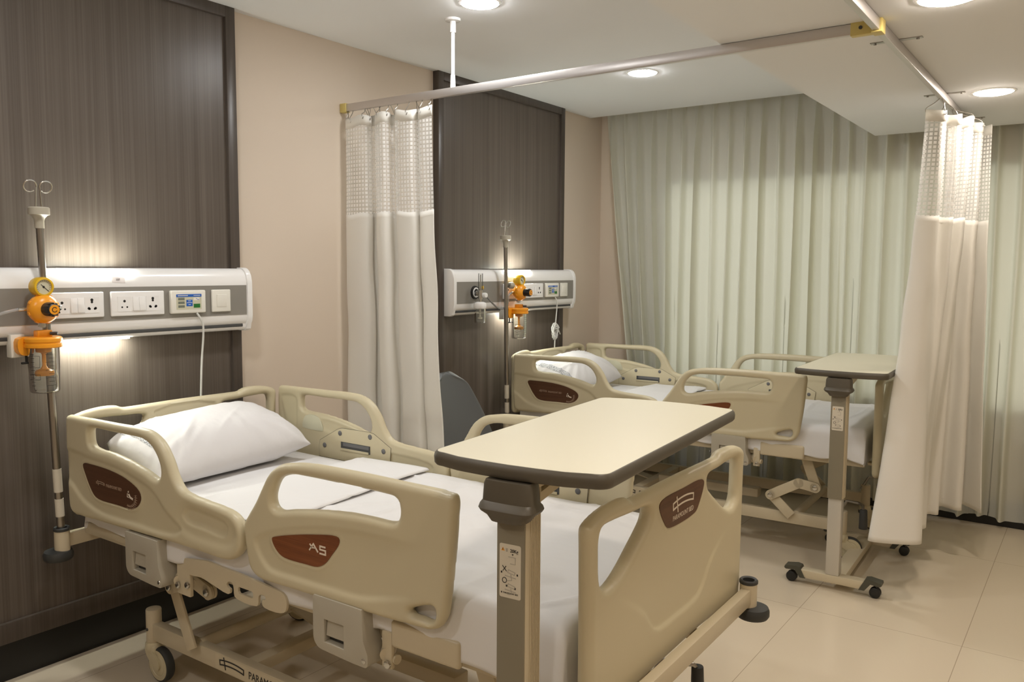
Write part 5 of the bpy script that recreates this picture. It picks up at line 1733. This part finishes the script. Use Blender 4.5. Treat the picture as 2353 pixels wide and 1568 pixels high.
privacy_curtain('off white privacy curtain with net top hanging from the right hand track', top2, bot2, 2.235, 0.255, 1.7,
                [0.03, 0.10, 0.18, 0.26, 0.34, 0.42, 0.50, 0.58, 0.66, 0.74, 0.82, 0.90, 0.97], 2,
                zt_fn=lambda U: -0.012 * (1 - np.cos(U * 2 * PI * 6)) / 2)

# ------------------------------------------------------------------ window curtains
def window_curtain(label, xs, y, z_top, z_bot, left_pull, right_pull, seed, left_pull_w=0.5):
    """pinch-pleated panel; xs are the pleat positions at the heading"""
    r = np.random.RandomState(seed)
    n_sub = 22
    nv = 60
    x0, x1 = xs[0] - 0.045, xs[-1] + 0.045
    knots = [x0] + [(xs[i] + xs[i + 1]) / 2 for i in range(len(xs) - 1)] + [x1]
    up = []; ph = []; cell = []
    for i in range(len(xs)):
        for k in range(n_sub):
            s = k / n_sub
            up.append(knots[i] * (1 - s) + knots[i + 1] * s); ph.append(s); cell.append(i)
    up.append(x1); ph.append(1.0); cell.append(len(xs) - 1)
    up = np.array(up); ph = np.array(ph); cell = np.array(cell)
    amp = (0.60 + 0.6 * r.rand(len(xs)))[cell]
    skew = (r.rand(len(xs)) - 0.5)[cell]
    wid = (0.25 + 0.20 * r.rand(len(xs)))[cell]
    v = np.linspace(0, 1, nv)
    V, UP = np.meshgrid(v, up, indexing='ij')
    PH = np.broadcast_to(ph, V.shape); AM = np.broadcast_to(amp, V.shape); SK = np.broadcast_to(skew, V.shape); WD = np.broadcast_to(wid, V.shape)
    k = smooth01((V - 0.012) / 0.13)
    pinch = np.exp(-((PH - 0.5) / 0.075) ** 2) * 0.046                     # narrow stand-up pleat at the heading
    h = (PH - 0.5 - 0.10 * SK * V)
    rollv = 0.084 * AM * np.exp(-(h / (WD * 0.66)) ** 4) - 0.012           # opens into a rounded fold
    Yo = -(pinch * (1 - k) + rollv * k * (0.8 + 0.35 * V))
    X = UP + 0.016 * np.sin(2 * PI * PH) * k * AM
    span = (UP - x0) / (x1 - x0)
    X = X + left_pull * np.clip(1 - span / left_pull_w, 0, 1) ** 1.4 * V ** 1.25 + right_pull * np.clip((span - 0.5) / 0.5, 0, 1) ** 1.5 * V ** 1.2
    X = X + 0.012 * np.sin(V * 4 + cell * 1.7) * V
    Yo = Yo + wave(UP * 1.0, V * 2.5, seed, 0.006, 5, 4, 14) * k
    Z = z_top * (1 - V) + z_bot * V + 0.010 * V ** 8 * np.sin(UP * 21 + seed)
    b = MB()
    b.add([tuple(p) for p in np.stack([X.ravel(), (y + Yo).ravel(), Z.ravel()], 1)], grid_faces(nv, len(up)), 0)
    o = link('window_curtain', b.mesh('window_curtain', [M['window_cloth']], 0))
    return tag(o, label, 'curtain', 'cream window curtains')
xsA = [0.115 + 0.1145 * i for i in range(15)]
window_curtain('cream pinch pleated window curtain by the head wall, left of the slit of daylight', xsA, 5.525, 2.66, 0.055, 0.34, 0.03, 4, 0.42)
xsB = [1.803 + 0.118 * i for i in range(17)]
window_curtain('cream window curtain on the right, behind the hanging privacy curtain', xsB, 5.525, 2.66, 0.050, 0.01, 0.0, 9)
xsC = [3.83 + 0.118 * i for i in range(15)]
window_curtain('cream window curtain past the right edge of the picture', xsC, 5.525, 2.66, 0.050, 0.0, 0.0, 13)

# ------------------------------------------------------------------ visitor chair behind the first privacy curtain
t = thing('visitor_chair', 'slate grey visitor chair with tapered back behind the privacy curtain', 'chair', (0.62, 3.34, 0), math.radians(0))
def shell(rows, th):
    """rows of (centre, half width, curve) -> upholstered slab"""
    vs = []; n = 15
    for (c, hw, cv) in rows:
        for j in range(n):
            s = -1 + 2 * j / (n - 1)
            vs.append((c[0] + cv * s * s, hw * s, c[1] - 0.0 * s))
    return vs, n
rows = []
for k in range(15):
    s = k / 14
    z = 0.44 + 0.505 * s
    x = -0.16 - 0.13 * s - 0.02 * s * s
    hw = 0.275 - 0.02 * s - 0.135 * s ** 1.6
    if s > 0.86: hw *= math.sqrt(max(1 - ((s - 0.86) / 0.145) ** 2, 0.02))
    rows.append(((x, z), hw, 0.05 * (1 - 0.5 * s)))
vs, n = shell(rows, 0)
b = MB(); b.add(vs, grid_faces(15, n))
o = solid(b.build('backrest', M['chair_grey'], t, 0), 0.05, 0.0)
sm = o.modifiers.new('round', 'SUBSURF'); sm.levels = 2; sm.render_levels = 2
MB().box((0.06, 0, 0.41), (0.50, 0.54, 0.10), bevel=0.03, seg=4).build('seat', M['chair_grey'], t)
for sx in (-0.15, 0.27):
    for sy in (-0.23, 0.23):
        MB().cyl((sx, sy, 0.0), (sx * 0.9, sy * 0.95, 0.37), 0.014, 0.018, 14).build('leg', M['dark_grey'], t)

SC.cycles.use_denoising = True
SC.cycles.adaptive_threshold = 0.025
SC.cycles.max_bounces = 8
SC.cycles.diffuse_bounces = 5
SC.cycles.transparent_max_bounces = 12
SC.cycles.sample_clamp_indirect = 6.0
SC.cycles.caustics_reflective = False
SC.cycles.caustics_refractive = False
